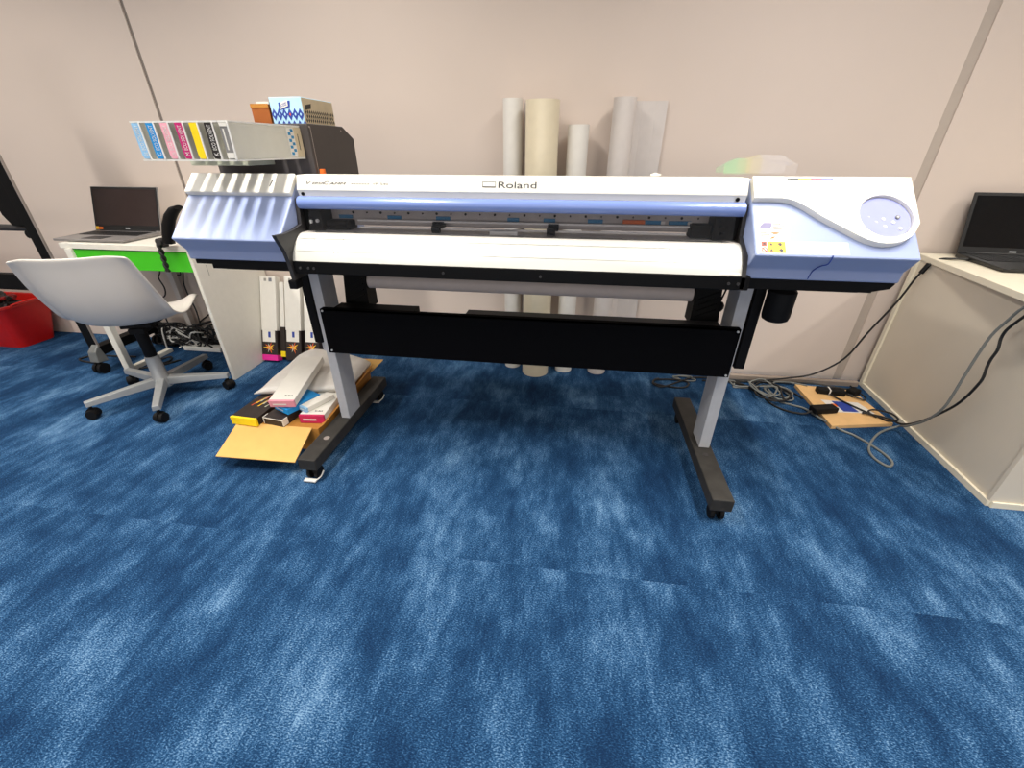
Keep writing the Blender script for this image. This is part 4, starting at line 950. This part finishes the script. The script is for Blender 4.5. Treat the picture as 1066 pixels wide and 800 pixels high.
coil('pale grey cable ring by the printer right post', 1.10, 2.24, 0.06, 0.10, 1.6, 0.004, M['cableg'], 0.026, 2.6, tail=[(0.98, 2.26, 0.014), (0.95, 2.33, 0.008), (0.90, 2.345, 0.006)])
cable('floor_cable', 'grey cable bent sharply beside the right printer post', [(0.90, 2.35, 0.005), (0.955, 2.345, 0.005), (0.985, 2.335, 0.005), (0.960, 2.275, 0.005), (0.965, 2.262, 0.005), (1.02, 2.262, 0.005), (1.08, 2.245, 0.006), (1.14, 2.15, 0.006)], 0.0045, M['cableg'])
cable('floor_cable', 'thin black cable running in front of the skirting', [(0.88, 2.34, 0.005), (1.00, 2.352, 0.005), (1.10, 2.335, 0.005), (1.17, 2.35, 0.005), (1.24, 2.30, 0.005), (1.27, 2.24, 0.006), (1.29, 2.18, 0.006)], 0.004, M['cablek'])
coil('black cable loop lying behind the right foot beam', 0.60, 2.26, 0.10, 0.05, 1.4, 0.005, M['cablek'], 0.0, 2.0, tail=[(0.74, 2.34, 0.008), (0.85, 2.355, 0.008)])
coil('pale cable ring lying behind the right printer post', 0.70, 2.33, 0.05, 0.030, 1.6, 0.004, M['cableg'], 0.0, 0.4)

# ------------------------------------------------------------------ lamps, camera, view
def lamp(x, y, e, sx=0.13, sy=1.5, col=(1.0, 0.95, 0.88)):
    d = bpy.data.lights.new('ceiling_panel', 'AREA'); d.shape = 'RECTANGLE'; d.size = sx; d.size_y = sy; d.energy = e; d.color = col; d.spread = math.radians(140)
    o = bpy.data.objects.new('ceiling_panel', d); C.objects.link(o); o.location = (x, y, 2.735)
for x, y, e in [(-3.2, 0.85, 31), (-1.15, 0.85, 34), (1.0, 0.85, 29), (3.2, 0.85, 28), (-2.6, -1.7, 16), (-0.1, -1.7, 16), (2.4, -1.7, 16)]: lamp(x, y, e)
# low warm fill light added behind the viewer; no window is built there
d = bpy.data.lights.new('low_rear_fill', 'AREA'); d.shape = 'RECTANGLE'; d.size = 8.6; d.size_y = 1.7; d.energy = 95; d.color = (1.0, 0.94, 0.88)
o = bpy.data.objects.new('low_rear_fill', d); C.objects.link(o); o.location = (-0.5, -6.15, 1.25); o.rotation_euler = (PI / 2, 0, 0)
wd_ = bpy.data.worlds.new('world'); bpy.context.scene.world = wd_; wd_.use_nodes = True
wd_.node_tree.nodes['Background'].inputs['Color'].default_value = (0.9, 0.92, 1.0, 1); wd_.node_tree.nodes['Background'].inputs['Strength'].default_value = 0.15

f_px, pitch, yaw, roll_ = 440.31, 0.508545, -0.141664, -0.000707
F = Vector((math.sin(yaw) * math.cos(pitch), math.cos(yaw) * math.cos(pitch), -math.sin(pitch)))
R0 = Vector((math.cos(yaw), -math.sin(yaw), 0)); U0 = R0.cross(F)
Rr = R0 * math.cos(roll_) + U0 * math.sin(roll_); Uu = -R0 * math.sin(roll_) + U0 * math.cos(roll_)
cd = bpy.data.cameras.new('camera'); cam = bpy.data.objects.new('camera', cd); C.objects.link(cam)
mw = Matrix((Rr, Uu, -F)).transposed().to_4x4(); mw.translation = Vector((0, 0, 1.2)); cam.matrix_world = mw
cd.sensor_fit = 'HORIZONTAL'; cd.sensor_width = 36.0; cd.lens = 36.0 * f_px / 1066.0; cd.clip_start = 0.02
S = bpy.context.scene; S.camera = cam
S.view_settings.view_transform = 'Standard'; S.view_settings.look = 'None'; S.view_settings.gamma = 1.0; S.view_settings.exposure = 0.5
try: S.view_settings.use_curve_mapping = False
except Exception: pass
